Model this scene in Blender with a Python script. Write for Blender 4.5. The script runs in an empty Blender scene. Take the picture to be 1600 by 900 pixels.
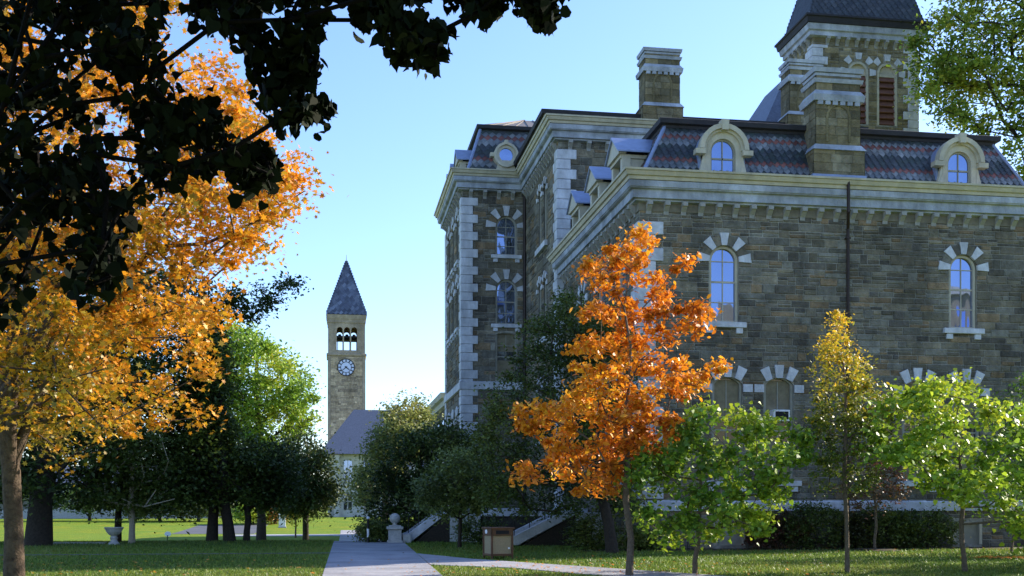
import bpy, bmesh, math, random
import numpy as np
from mathutils import Vector
R = math.radians
random.seed(7); rng = np.random.default_rng(11)
S = bpy.context.scene; C = S.collection

# ---------------------------------------------------------------- camera
F = 1750.0; TH = R(9.09); CU, CV = 800.0, 790.0; EYE = 1.65
sT, cT = math.sin(TH), math.cos(TH)
cam = bpy.data.cameras.new('camera'); co = bpy.data.objects.new('camera', cam); C.objects.link(co)
co.location = (0, 0, EYE); co.rotation_euler = (R(90), 0, -TH)
cam.sensor_width = 36; cam.lens = F * 36 / 1600; cam.shift_y = (CV - 450) / 1600
cam.clip_start = 0.1; cam.clip_end = 5000
S.camera = co
# ---------------------------------------------------------------- light
SUN_EL, SUN_AZ = R(25), R(20)           # azimuth from +X towards +Y
w = bpy.data.worlds.new('World'); S.world = w; w.use_nodes = True
nt = w.node_tree; bg = nt.nodes['Background']
sky = nt.nodes.new('ShaderNodeTexSky'); sky.sky_type = 'NISHITA'; sky.sun_disc = False
sky.sun_elevation = SUN_EL; sky.sun_rotation = R(90) - SUN_AZ
sky.air_density = 1.0; sky.dust_density = 0.6; sky.ozone_density = 1.6; sky.altitude = 250
tn_ = nt.nodes.new('ShaderNodeMix'); tn_.data_type = 'RGBA'; tn_.blend_type = 'MULTIPLY'; tn_.inputs[0].default_value = 1
tn_.inputs[7].default_value = (.83, .93, 1.17, 1); nt.links.new(sky.outputs[0], tn_.inputs[6])
nt.links.new(tn_.outputs[2], bg.inputs[0]); bg.inputs[1].default_value = 0.14
sl = bpy.data.lights.new('sun', 'SUN'); sl.energy = 5.0; sl.angle = R(0.5); sl.color = (1, 0.9, 0.76)
so = bpy.data.objects.new('sun', sl); C.objects.link(so)
sd = Vector((math.cos(SUN_AZ) * math.cos(SUN_EL), math.sin(SUN_AZ) * math.cos(SUN_EL), math.sin(SUN_EL)))
so.rotation_euler = sd.to_track_quat('Z', 'Y').to_euler(); so.location = sd * 60
S.view_settings.view_transform = 'Standard'; S.view_settings.look = 'None'
S.view_settings.exposure = 1.15; S.view_settings.gamma = 1.0
S.cycles.max_bounces = 5; S.cycles.transparent_max_bounces = 4; S.cycles.diffuse_bounces = 3
S.cycles.use_adaptive_sampling = True

# ---------------------------------------------------------------- helpers
def ratio(u):
    r = (u - CU) / F
    return (sT + r * cT) / (cT - r * sT)
def depth_t(u, Y):
    r = (u - CU) / F
    return Y / (cT - r * sT)
def at(u, v, Y):
    t = depth_t(u, Y)
    return (Y * ratio(u), Y, EYE + (CV - v) / F * t)
def proj(P):
    P = np.atleast_2d(P); dx = P[:, 0]; dy = P[:, 1]; dz = P[:, 2] - EYE
    f = dx * sT + dy * cT; r = dx * cT - dy * sT
    fs = np.where(f > .01, f, .01)
    return CU + F * r / fs, CV - F * dz / fs, f
def sstep(a, b, x):
    t = np.clip((x - a) / (b - a), 0, 1); return t * t * (3 - 2 * t)
def gz(x, y):                      # ground height: level to the crest of the path, a shallow dip beyond
    y = np.asarray(y, float); x = np.asarray(x, float)
    w_ = 1 - sstep(5.5, 9, x) * (1 - sstep(80, 90, y))
    z = -1.15 * sstep(50, 82, y) + 0.95 * sstep(105, 165, y)
    return z * w_ + 0.0 * x

def M(name, col, rough=.8, var=.0, scale=3., bump=0., bscale=20., tint=False, spec=.3, metal=0., col2=None, trans=0., detail=6):
    m = bpy.data.materials.new(name); m.use_nodes = True; n = m.node_tree; L = n.links
    p = n.nodes['Principled BSDF']; p.inputs['Roughness'].default_value = rough
    p.inputs['Specular IOR Level'].default_value = spec; p.inputs['Metallic'].default_value = metal
    tc = n.nodes.new('ShaderNodeTexCoord')
    src = None
    if tint:
        a = n.nodes.new('ShaderNodeAttribute'); a.attribute_name = 'tint'; src = a.outputs['Color']
    no = n.nodes.new('ShaderNodeTexNoise'); no.inputs['Scale'].default_value = scale; no.inputs['Detail'].default_value = detail
    no.inputs['Roughness'].default_value = .65
    L.new(tc.outputs['Object'], no.inputs['Vector'])
    mx = n.nodes.new('ShaderNodeMix'); mx.data_type = 'RGBA'
    rmp = n.nodes.new('ShaderNodeMapRange'); rmp.inputs[1].default_value = .3; rmp.inputs[2].default_value = .7
    L.new(no.outputs[0], rmp.inputs[0]); L.new(rmp.outputs[0], mx.inputs[0])
    if tint:
        a1 = n.nodes.new('ShaderNodeMix'); a1.data_type = 'RGBA'; a1.blend_type = 'MULTIPLY'; a1.inputs[0].default_value = 1
        L.new(src, a1.inputs[6])
        mx.inputs[6].default_value = (1 - var,) * 3 + (1,); mx.inputs[7].default_value = (1 + var,) * 3 + (1,)
        L.new(mx.outputs[2], a1.inputs[7]); out = a1.outputs[2]
    else:
        c2 = col2 or tuple(min(1, c * (1 + var)) for c in col)
        c1 = col if col2 else tuple(c * (1 - var) for c in col)
        mx.inputs[6].default_value = (*c1, 1); mx.inputs[7].default_value = (*c2, 1); out = mx.outputs[2]
    L.new(out, p.inputs['Base Color'])
    if bump:
        nb = n.nodes.new('ShaderNodeTexNoise'); nb.inputs['Scale'].default_value = bscale; nb.inputs['Detail'].default_value = 8
        L.new(tc.outputs['Object'], nb.inputs['Vector'])
        b = n.nodes.new('ShaderNodeBump'); b.inputs['Strength'].default_value = bump; b.inputs['Distance'].default_value = .03
        L.new(nb.outputs[0], b.inputs['Height']); L.new(b.outputs[0], p.inputs['Normal'])
    if trans:
        tr = n.nodes.new('ShaderNodeBsdfTranslucent'); ms = n.nodes.new('ShaderNodeMixShader'); ms.inputs[0].default_value = trans
        L.new(out, tr.inputs[0]); L.new(p.outputs[0], ms.inputs[1]); L.new(tr.outputs[0], ms.inputs[2])
        L.new(ms.outputs[0], n.nodes['Material Output'].inputs[0])
    return m
def stain(m, scale=.45, lo=.62, hi=1.18, dist=.07):
    n = m.node_tree; L = n.links; p = n.nodes['Principled BSDF']; src = p.inputs['Base Color'].links[0].from_socket
    tc = n.nodes.new('ShaderNodeTexCoord'); mp = n.nodes.new('ShaderNodeMapping'); mp.inputs['Scale'].default_value = (1, 1, .35)
    no = n.nodes.new('ShaderNodeTexNoise'); no.inputs['Scale'].default_value = scale; no.inputs['Detail'].default_value = 9; no.inputs['Roughness'].default_value = .7
    L.new(tc.outputs['Object'], mp.inputs[0]); L.new(mp.outputs[0], no.inputs['Vector'])
    mr = n.nodes.new('ShaderNodeMapRange'); mr.inputs[1].default_value = .35; mr.inputs[2].default_value = .65; mr.inputs[3].default_value = lo; mr.inputs[4].default_value = hi
    L.new(no.outputs[0], mr.inputs[0]); vm = n.nodes.new('ShaderNodeVectorMath'); vm.operation = 'SCALE'; L.new(src, vm.inputs[0]); L.new(mr.outputs[0], vm.inputs['Scale']); L.new(vm.outputs[0], p.inputs['Base Color'])
    for b in n.nodes:
        if b.type == 'BUMP': b.inputs['Distance'].default_value = dist; b.inputs['Strength'].default_value = 1
def glass(name, mixf=.5, tintc=(.8, .85, 1.)):
    m = bpy.data.materials.new(name); m.use_nodes = True; n = m.node_tree; L = n.links
    p = n.nodes['Principled BSDF']; p.inputs['Base Color'].default_value = (.02, .025, .03, 1); p.inputs['Roughness'].default_value = .2
    g = n.nodes.new('ShaderNodeBsdfGlossy'); g.inputs['Roughness'].default_value = .02; g.inputs['Color'].default_value = (*tintc, 1)
    no = n.nodes.new('ShaderNodeTexNoise'); no.inputs['Scale'].default_value = 1.6; no.inputs['Detail'].default_value = 1
    b = n.nodes.new('ShaderNodeBump'); b.inputs['Strength'].default_value = .3; b.inputs['Distance'].default_value = .05
    L.new(no.outputs[0], b.inputs['Height']); L.new(b.outputs[0], g.inputs['Normal'])
    ms = n.nodes.new('ShaderNodeMixShader'); ms.inputs[0].default_value = mixf
    L.new(p.outputs[0], ms.inputs[1]); L.new(g.outputs[0], ms.inputs[2]); L.new(ms.outputs[0], n.nodes['Material Output'].inputs[0])
    return m

MT = dict(
    stone=M('rough_sandstone', (1, 1, 1), .9, .35, 2.5, .9, 9, tint=True, spec=.15),
    mortar=M('mortar', (.25, .24, .21), .95, .2, 4, .3, 30),
    trim=M('pale_dressed_stone', (.46, .47, .50), .8, .22, 2.2, .35, 14, col2=(.66, .67, .71)),
    cornice=M('weathered_cornice_stone', (.22, .235, .26), .8, .2, .9, .35, 10, col2=(.50, .53, .60), detail=10),
    cream=M('cream_painted_wood', (.50, .45, .34), .55, .12, 3, .1, 20),
    creamd=M('weathered_cream_paint', (.30, .285, .235), .6, .15, 3, .1, 20),
    slate=M('slate_tiles', (1, 1, 1), .5, .25, 6, .3, 25, tint=True, spec=.4),
    slatep=M('blue_slate', (.085, .10, .14), .5, .35, 5, .5, 12, spec=.4),
    darkroof=M('dark_roof', (.028, .026, .03), .7, .3, 2, .3, 10),
    tin=M('tan_metal_roof', (.20, .165, .13), .5, .2, 1.2, .1, 6),
    lead=M('blue_lead_sheet', (.22, .27, .42), .4, .2, 3, .15, 8, spec=.5),
    iron=M('black_iron', (.015, .014, .014), .5, .2, 8),
    pipe=M('brown_downpipe', (.035, .022, .018), .5, .2, 5),
    brk=M('weathered_bracket_stone', (.22, .215, .20), .9, .3, 2.5, .5, 12, col2=(.42, .41, .39)),
    friez=M('tan_frieze_stone', (.13, .115, .085), .9, .3, 2.5, .5, 12, col2=(.24, .21, .16)),
    red=M('brown_red_louvre', (.17, .075, .055), .7, .2, 4),
    white=M('white_plastic', (.75, .76, .78), .4, .05, 4),
    bark=M('grey_brown_bark', (.09, .065, .045), .95, .5, 14, 1., 30, col2=(.17, .13, .095)),
    barkm=M('furrowed_brown_bark', (.035, .023, .015), .95, .5, 9, 1., 22, col2=(.12, .085, .055)),
    barkd=M('dark_bark', (.018, .014, .011), .95, .4, 12, .9, 28, col2=(.05, .04, .03)),
    barkp=M('pale_bark', (.30, .26, .20), .9, .3, 10, .6, 30, col2=(.45, .40, .32)),
    leaf=M('translucent_leaf', (1, 1, 1), .5, .12, 1.5, tint=True, spec=.45, trans=.34),
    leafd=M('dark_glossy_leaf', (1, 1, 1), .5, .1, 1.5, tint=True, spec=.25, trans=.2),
    concrete=M('concrete_path', (.27, .27, .29), .9, .2, .6, .4, 40, col2=(.40, .40, .42), detail=12),
    worn=M('worn_dirt_path', (.10, .10, .08), .95, .3, .8, .3, 30),
    asphalt=M('asphalt', (.09, .095, .11), .9, .2, .4, .3, 30),
    brick=M('tan_brick', (.24, .20, .13), .9, .3, .5, .5, 4, col2=(.34, .29, .20), detail=10),
    tower=M('clock_tower_stone', (.25, .20, .14), .9, .3, .9, .6, 3, col2=(.44, .36, .26), detail=12),
    limestone=M('cream_limestone', (.50, .48, .42), .85, .2, 1, .2, 8),
    pebble=M('pebbled_tan_panel', (.36, .29, .18), .9, .35, 60, .8, 90),
    brownm=M('brown_painted_steel', (.11, .055, .03), .5, .25, 8, .2, 20),
    soil=M('soil', (.05, .035, .02), .95, .4, 5, .5, 20),
    clock=M('clock_face', (.62, .68, .85), .5, .05, 2),
    dark=M('dark_interior', (.012, .012, .014), .8, .1, 2),
    glass=glass('window_glass', .44, (.50, .62, 1.)), dimglass=glass('dark_reflection_glass', .13, (.9, .9, .8)), blind=M('tan_window_blind', (.20, .17, .11), .8, .3, 3),  # dimglass: weak mirror put in for dark trees the lower panes would reflect
    leafk=M('silhouette_leaf', (1, 1, 1), .7, .1, 1.5, tint=True, spec=.04, trans=.0),  # near-black, opaque: the shade on the backlit boughs is put into the colour
    barkk=M('silhouette_bark', (.008, .007, .006), .95, .3, 12, .9, 28, spec=.05),  # bark blackened the same way, so the boughs read as silhouettes
    stonep=M('grey_carved_stone', (.30, .30, .29), .85, .35, 7, .5, 20, col2=(.50, .49, .47)),
)

stain(MT['stone']); stain(MT['trim'], 1.2, .7, 1.15, .02); stain(MT['cornice'], .9, .6, 1.2, .03); stain(MT['tower'], .25, .7, 1.15, .1); stain(MT['slate'], .6, .7, 1.2, .02); stain(MT['cream'], 1.5, .8, 1.08, .01); stain(MT['concrete'], .5, .75, 1.1, .02)
class MB:
    def __init__(s): s.v = []; s.f = []; s.c = []; s.col = (1, 1, 1)
    def vert(s, p): s.v.append(tuple(p)); return len(s.v) - 1
    def face(s, pts, col=None):
        i = len(s.v); s.v.extend(tuple(p) for p in pts); s.f.append(tuple(range(i, i + len(pts)))); s.c.append(col or s.col)
    def box(s, a, b, T=None, col=None):
        (x0, y0, z0), (x1, y1, z1) = a, b
        P = [(x0, y0, z0), (x1, y0, z0), (x1, y1, z0), (x0, y1, z0), (x0, y0, z1), (x1, y0, z1), (x1, y1, z1), (x0, y1, z1)]
        if T: P = [T(*p) for p in P]
        for q in ((0, 3, 2, 1), (4, 5, 6, 7), (0, 1, 5, 4), (1, 2, 6, 5), (2, 3, 7, 6), (3, 0, 4, 7)): s.face([P[k] for k in q], col)
    def prism(s, poly, e0, e1, T, col=None):       # poly in (a,b), extruded along third from e0 to e1
        n = len(poly)
        s.face([T(a, b, e0) for a, b in poly], col); s.face([T(a, b, e1) for a, b in reversed(poly)], col)
        for i in range(n):
            (a, b), (c, d) = poly[i], poly[(i + 1) % n]
            s.face([T(a, b, e0), T(a, b, e1), T(c, d, e1), T(c, d, e0)], col)
    def ring(s, inn, out, e0, e1, T, col=None):    # strip between two matched open outlines
        n = len(inn)
        for i in range(n - 1):
            a, b, c, d = inn[i], inn[i + 1], out[i + 1], out[i]
            s.face([T(*a, e1), T(*b, e1), T(*c, e1), T(*d, e1)], col)
            s.face([T(*d, e0), T(*c, e0), T(*b, e0), T(*a, e0)], col)
            s.face([T(*d, e1), T(*c, e1), T(*c, e0), T(*d, e0)], col)
            s.face([T(*a, e0), T(*b, e0), T(*b, e1), T(*a, e1)], col)
        for i in (0, n - 1):
            s.face([T(*inn[i], e0), T(*inn[i], e1), T(*out[i], e1), T(*out[i], e0)], col)
    def lathe(s, c, prof, n=16, col=None):
        cx, cy, cz = c
        for (r0, z0), (r1, z1) in zip(prof, prof[1:]):
            for k in range(n):
                a, b = 2 * math.pi * k / n, 2 * math.pi * (k + 1) / n
                q = [(cx + r0 * math.cos(a), cy + r0 * math.sin(a), cz + z0), (cx + r0 * math.cos(b), cy + r0 * math.sin(b), cz + z0),
                     (cx + r1 * math.cos(b), cy + r1 * math.sin(b), cz + z1), (cx + r1 * math.cos(a), cy + r1 * math.sin(a), cz + z1)]
                s.face(q, col)
    def tube(s, p, q, r0, r1=None, n=6, col=None):
        r1 = r0 if r1 is None else r1
        p, q = Vector(p), Vector(q); d = (q - p).normalized(); a = d.orthogonal().normalized(); b = d.cross(a)
        A = [p + (a * math.cos(t) + b * math.sin(t)) * r0 for t in [2 * math.pi * k / n for k in range(n)]]
        B = [q + (a * math.cos(t) + b * math.sin(t)) * r1 for t in [2 * math.pi * k / n for k in range(n)]]
        for k in range(n): s.face([A[k], A[(k + 1) % n], B[(k + 1) % n], B[k]], col)
        s.face(B, col); s.face(A[::-1], col)
    def build(s, name, mat, parent=None, bevel=0, smooth=False):
        me = bpy.data.meshes.new(name); me.from_pydata(s.v, [], s.f)
        at_ = me.attributes.new('tint', 'FLOAT_COLOR', 'FACE')
        at_.data.foreach_set('color', np.array([(*c, 1) for c in s.c], 'f').ravel())
        me.materials.append(mat)
        if smooth or bevel:
            bm = bmesh.new(); bm.from_mesh(me); bmesh.ops.remove_doubles(bm, verts=bm.verts, dist=1e-4)
            bmesh.ops.recalc_face_normals(bm, faces=bm.faces)
            if bevel: bmesh.ops.bevel(bm, geom=bm.edges[:], offset=bevel, segments=1, affect='EDGES', clamp_overlap=True)
            bm.to_mesh(me); bm.free()
            if smooth:
                for p in me.polygons: p.use_smooth = True
        o = bpy.data.objects.new(name, me); C.objects.link(o)
        if parent:
            o.parent = parent
        return o
def tag(o, label=None, cat=None, group=None, kind=None):
    if label: o['label'] = label
    if cat: o['category'] = cat
    if group: o['group'] = group
    if kind: o['kind'] = kind
    return o
def empty(name, loc=(0, 0, 0)):
    o = bpy.data.objects.new(name, None); C.objects.link(o); o.empty_display_size = .3
    return o       # parts are written in world coordinates, see rebase()
def rebase(root, loc):
    """move a finished thing's origin to its base, keeping parts where they are"""
    loc = Vector(loc); root.location = loc
    for ch in root.children:
        ch.location = ch.location - loc
def cp(o, parent, loc):
    c = o.copy(); C.objects.link(c); c.parent = parent; c.location = loc
    return c

# ---------------------------------------------------------------- ground, paths
def grid_sheet(name, xs, ys, mat, dz=0.0, kind='structure'):
    X, Y = np.meshgrid(xs, ys); Z = gz(X, Y) + dz
    V = np.stack([X, Y, Z], -1).reshape(-1, 3); nx = len(xs)
    Fc = [(j * nx + i, j * nx + i + 1, (j + 1) * nx + i + 1, (j + 1) * nx + i) for j in range(len(ys) - 1) for i in range(nx - 1)]
    me = bpy.data.meshes.new(name); me.from_pydata(V.tolist(), [], Fc); me.materials.append(mat)
    o = bpy.data.objects.new(name, me); C.objects.link(o); o['kind'] = kind
    return o
# lawn material: mixed blades and worn patches
lm = bpy.data.materials.new('lawn_grass'); lm.use_nodes = True; n = lm.node_tree; L = n.links; P_ = n.nodes['Principled BSDF']
P_.inputs['Roughness'].default_value = .9; P_.inputs['Specular IOR Level'].default_value = .1
tc = n.nodes.new('ShaderNodeTexCoord')
def _noise(sc, d=6):
    x = n.nodes.new('ShaderNodeTexNoise'); x.inputs['Scale'].default_value = sc; x.inputs['Detail'].default_value = d; L.new(tc.outputs['Object'], x.inputs['Vector']); return x
def _ramp(src, stops):
    r = n.nodes.new('ShaderNodeValToRGB'); L.new(src, r.inputs[0]); e = r.color_ramp.elements
    e[0].position, e[0].color = stops[0][0], (*stops[0][1], 1); e[1].position, e[1].color = stops[-1][0], (*stops[-1][1], 1)
    for p, c in stops[1:-1]:
        x = e.new(p); x.color = (*c, 1)
    return r
a = _noise(9, 8); b = _noise(.35, 4)
ra = _ramp(a.outputs[0], [(.3, (.07, .125, .012)), (.55, (.16, .25, .022)), (.75, (.27, .33, .035))])
rb = _ramp(b.outputs[0], [(.45, (1, 1, 1)), (.62, (1.35, 1.05, .9)), (.75, (1.7, 1.1, .8))])
mm = n.nodes.new('ShaderNodeMix'); mm.data_type = 'RGBA'; mm.blend_type = 'MULTIPLY'; mm.inputs[0].default_value = 1
L.new(ra.outputs[0], mm.inputs[6]); L.new(rb.outputs[0], mm.inputs[7]); L.new(mm.outputs[2], P_.inputs['Base Color'])
bb = n.nodes.new('ShaderNodeBump'); bb.inputs['Strength'].default_value = 1; bb.inputs['Distance'].default_value = .06
c_ = _noise(25, 6); L.new(c_.outputs[0], bb.inputs['Height']); L.new(bb.outputs[0], P_.inputs['Normal'])

xs = np.concatenate([[-1500, -600, -300, -150], np.arange(-100, 61, 2.5), [100, 200, 500, 1500]])
ys = np.concatenate([[-600, -200, -60], np.arange(-20, 200, 2.5), [260, 400, 900, 2600]])
grid_sheet('lawn', xs, ys, lm)
def strip(name, left, right, ys_, mat, dz=.012):
    """path between two edge functions of y, laid over the terrain, with a real edge"""
    mb = MB()
    for y0, y1 in zip(ys_, ys_[1:]):
        q = [(left(y0), y0), (right(y0), y0), (right(y1), y1), (left(y1), y1)]
        mb.face([(x, y, float(gz(x, y)) + dz) for x, y in q])
        for s_ in (0, 1):
            (x0, ya), (x1, yb) = (q[0], q[3]) if s_ == 0 else (q[2], q[1])
            mb.face([(x0, ya, float(gz(x0, ya)) + dz), (x1, yb, float(gz(x1, yb)) + dz), (x1, yb, float(gz(x1, yb)) - .1), (x0, ya, float(gz(x0, ya)) - .1)])
    o = mb.build(name, mat); o['kind'] = 'structure'; return o
yy = list(np.arange(-10, 121, 1.7))
strip('concrete_path', lambda y: -.25 + (y - 26) * .0115, lambda y: 2.53 + (y - 26) * .025, yy, MT['concrete'])
def polysheet(name, poly, mat, dz):
    mb = MB(); mb.face([(x, y, float(gz(x, y)) + dz) for x, y in poly]); mb.prism([(x, y) for x, y in poly], -.1, dz - .002, lambda a, b, e: (a, b, float(gz(a, b)) + e))
    o = mb.build(name, mat); o['kind'] = 'structure'; return o
polysheet('branch_path', [(2.86, 38.4), (4.2, 34.3), (6, 30.8), (8.5, 26), (12, 19), (16, 11), (14, 10), (9, 20), (5.8, 26.5), (4.7, 29.2), (2.68, 31)], MT['concrete'], .016)
strip('side_path', lambda y: -60, lambda y: -.1 + (y - 26) * .0115, [39.0, 39.7], MT['worn'], .010)
strip('cross_path', lambda y: -9.5, lambda y: 60, [104, 107, 110], MT['concrete'], .02)
strip('road', lambda y: -15.5, lambda y: -7.6, [112, 118, 124, 130, 136], MT['asphalt'], .02)

# joints in the main path
jm = MB()
for y in np.arange(2, 60, 1.7):
    z = float(gz(1, y)) + .0135
    x0, x1 = -.25 + (y - 26) * .0115, 2.53 + (y - 26) * .025
    jm.face([(x0, y, z), (x1, y, z), (x1, y + .025, z), (x0, y + .025, z)])
jo = jm.build('path_joint', MT['dark']); jo['kind'] = 'structure'

# ---------------------------------------------------------------- stone walls
STONE = [(a * 1.15 + .042, b * 1.15 + .040, c * 1.12 + .035) for a, b, c in [(.105, .088, .062), (.13, .11, .078), (.085, .073, .057), (.155, .13, .09), (.10, .092, .075), (.12, .11, .088), (.075, .066, .055), (.17, .115, .062), (.15, .14, .115), (.115, .10, .068)]]
TANST = [(.26, .21, .115), (.23, .19, .11), (.29, .235, .135), (.20, .17, .105), (.25, .215, .14)]
def arch_path(uc, hw, z0, zs, n=14, rise=None):
    """left foot, up, over the arch, down to the right foot"""
    rise = hw if rise is None else rise
    if rise >= hw - 1e-6:
        arc = [(uc - hw * math.cos(math.pi * k / n), zs + rise * math.sin(math.pi * k / n)) for k in range(n + 1)]
    else:
        rad = (hw * hw + rise * rise) / (2 * rise); h = math.asin(hw / rad)
        arc = [(uc + rad * math.sin(-h + 2 * h * k / n), zs + rise - rad + rad * math.cos(-h + 2 * h * k / n)) for k in range(n + 1)]
    return [(uc - hw, z0)] + arc + [(uc + hw, z0)]
class Hole:
    def __init__(s, uc, hw, z0, zs, rise=None, n=14):
        s.uc, s.hw, s.z0, s.zs = uc, hw, z0, zs; s.rise = hw if rise is None else rise; s.n = n
        s.zt = zs + s.rise
    def path(s, g=0.): return arch_path(s.uc, s.hw + g, s.z0, s.zs, s.n, s.rise + g if s.rise >= s.hw - 1e-6 else s.rise + g * .3)
    def half(s, z):
        if z <= s.zs: return s.hw
        k = (z - s.zs) / s.rise
        return s.hw * math.sqrt(max(0, 1 - k * k)) if k < 1 else 0
def frame_T(p0, U, N):
    p0, U, N = Vector(p0), Vector(U), Vector(N)
    return lambda u, z, d: tuple(p0 + U * u + N * d + Vector((0, 0, z)))
def stone_wall(parent, name, p0, U, N, w_, z0, z1, holes=(), pal=STONE, ch=(.19, .38), cw=(.3, 1.05), seed=1, reveal=.24, stones=True, wmat=None):
    T = frame_T(p0, U, N); rd = random.Random(seed); mb = MB(); mort = (.30, .28, .235)
    # backing with real openings
    bm = bmesh.new(); es = []
    def loop(pts):
        vs = [bm.verts.new((u, z, 0)) for u, z in pts]
        for i in range(len(vs)): es.append(bm.edges.new((vs[i], vs[(i + 1) % len(vs)])))
    loop([(0, z0), (w_, z0), (w_, z1), (0, z1)])
    for h in holes: loop(h.path())
    bmesh.ops.triangle_fill(bm, edges=es, use_beauty=True)
    for f in bm.faces: mb.face([T(v.co.x, v.co.y, 0) for v in f.verts], mort)
    bm.free()
    for h in holes:
        p = h.path(); p = p + [p[0]]
        for a, b in zip(p, p[1:]): mb.face([T(*a, 0), T(*b, 0), T(*b, -reveal), T(*a, -reveal)], (.12, .11, .09))
    if stones:
        z = z0
        while z < z1 - .05:
            hgt = min(rd.uniform(*ch), z1 - z)
            if z1 - z - hgt < .12: hgt = z1 - z
            iv = [(0, w_)]
            for h in holes:
                if z + hgt <= h.z0 or z >= h.zt: continue
                hf = max(h.half(zz) for zz in (max(z, h.z0), z + hgt * .5)) + .015
                if hf < .06: continue
                nv = []
                for a, b in iv:
                    l, r_ = h.uc - hf, h.uc + hf
                    if r_ <= a or l >= b: nv.append((a, b)); continue
                    if l > a: nv.append((a, l))
                    if r_ < b: nv.append((r_, b))
                iv = nv
            for a, b in iv:
                u = a + (0)
                while u < b - .02:
                    wd = rd.uniform(*cw)
                    if b - u - wd < .25: wd = b - u
                    parts = [(z, z + hgt)]
                    q = rd.random()
                    if hgt > .27 and q < .5:
                        k = rd.uniform(.38, .62); parts = [(z, z + hgt * k), (z + hgt * k, z + hgt)]
                    for za, zb in parts:
                        cuts = [u, u + wd]
                        if len(parts) == 2 and wd > .7 and rd.random() < .7: cuts = [u, u + wd * rd.uniform(.3, .7), u + wd]
                        for ua, ub in zip(cuts, cuts[1:]):
                            g = rd.uniform(.010, .017); e = .012; d = rd.uniform(.014, .045)
                            c = rd.choice(pal); k = rd.uniform(.7, 1.28); c = tuple(x * k for x in c)
                            o4 = [(ua + g, za + g), (ub - g, za + g), (ub - g, zb - g), (ua + g, zb - g)]
                            i4 = [(ua + g + e + rd.uniform(0, .012), za + g + e + rd.uniform(0, .008)), (ub - g - e - rd.uniform(0, .012), za + g + e + rd.uniform(0, .008)),
                                  (ub - g - e - rd.uniform(0, .012), zb - g - e - rd.uniform(0, .008)), (ua + g + e + rd.uniform(0, .012), zb - g - e - rd.uniform(0, .008))]
                            if i4[1][0] <= i4[0][0] or i4[2][1] <= i4[0][1]: continue
                            dd = [d + rd.uniform(-.008, .008) for _ in range(4)]
                            O = [T(*p, .001) for p in o4]; I = [T(*p, x) for p, x in zip(i4, dd)]
                            mb.face(I, c)
                            for k in range(4): mb.face([O[k], O[(k + 1) % 4], I[(k + 1) % 4], I[k]], c)
                    u += wd
            z += hgt
    return mb.build(name, wmat or MT['stone'], parent)
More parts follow.
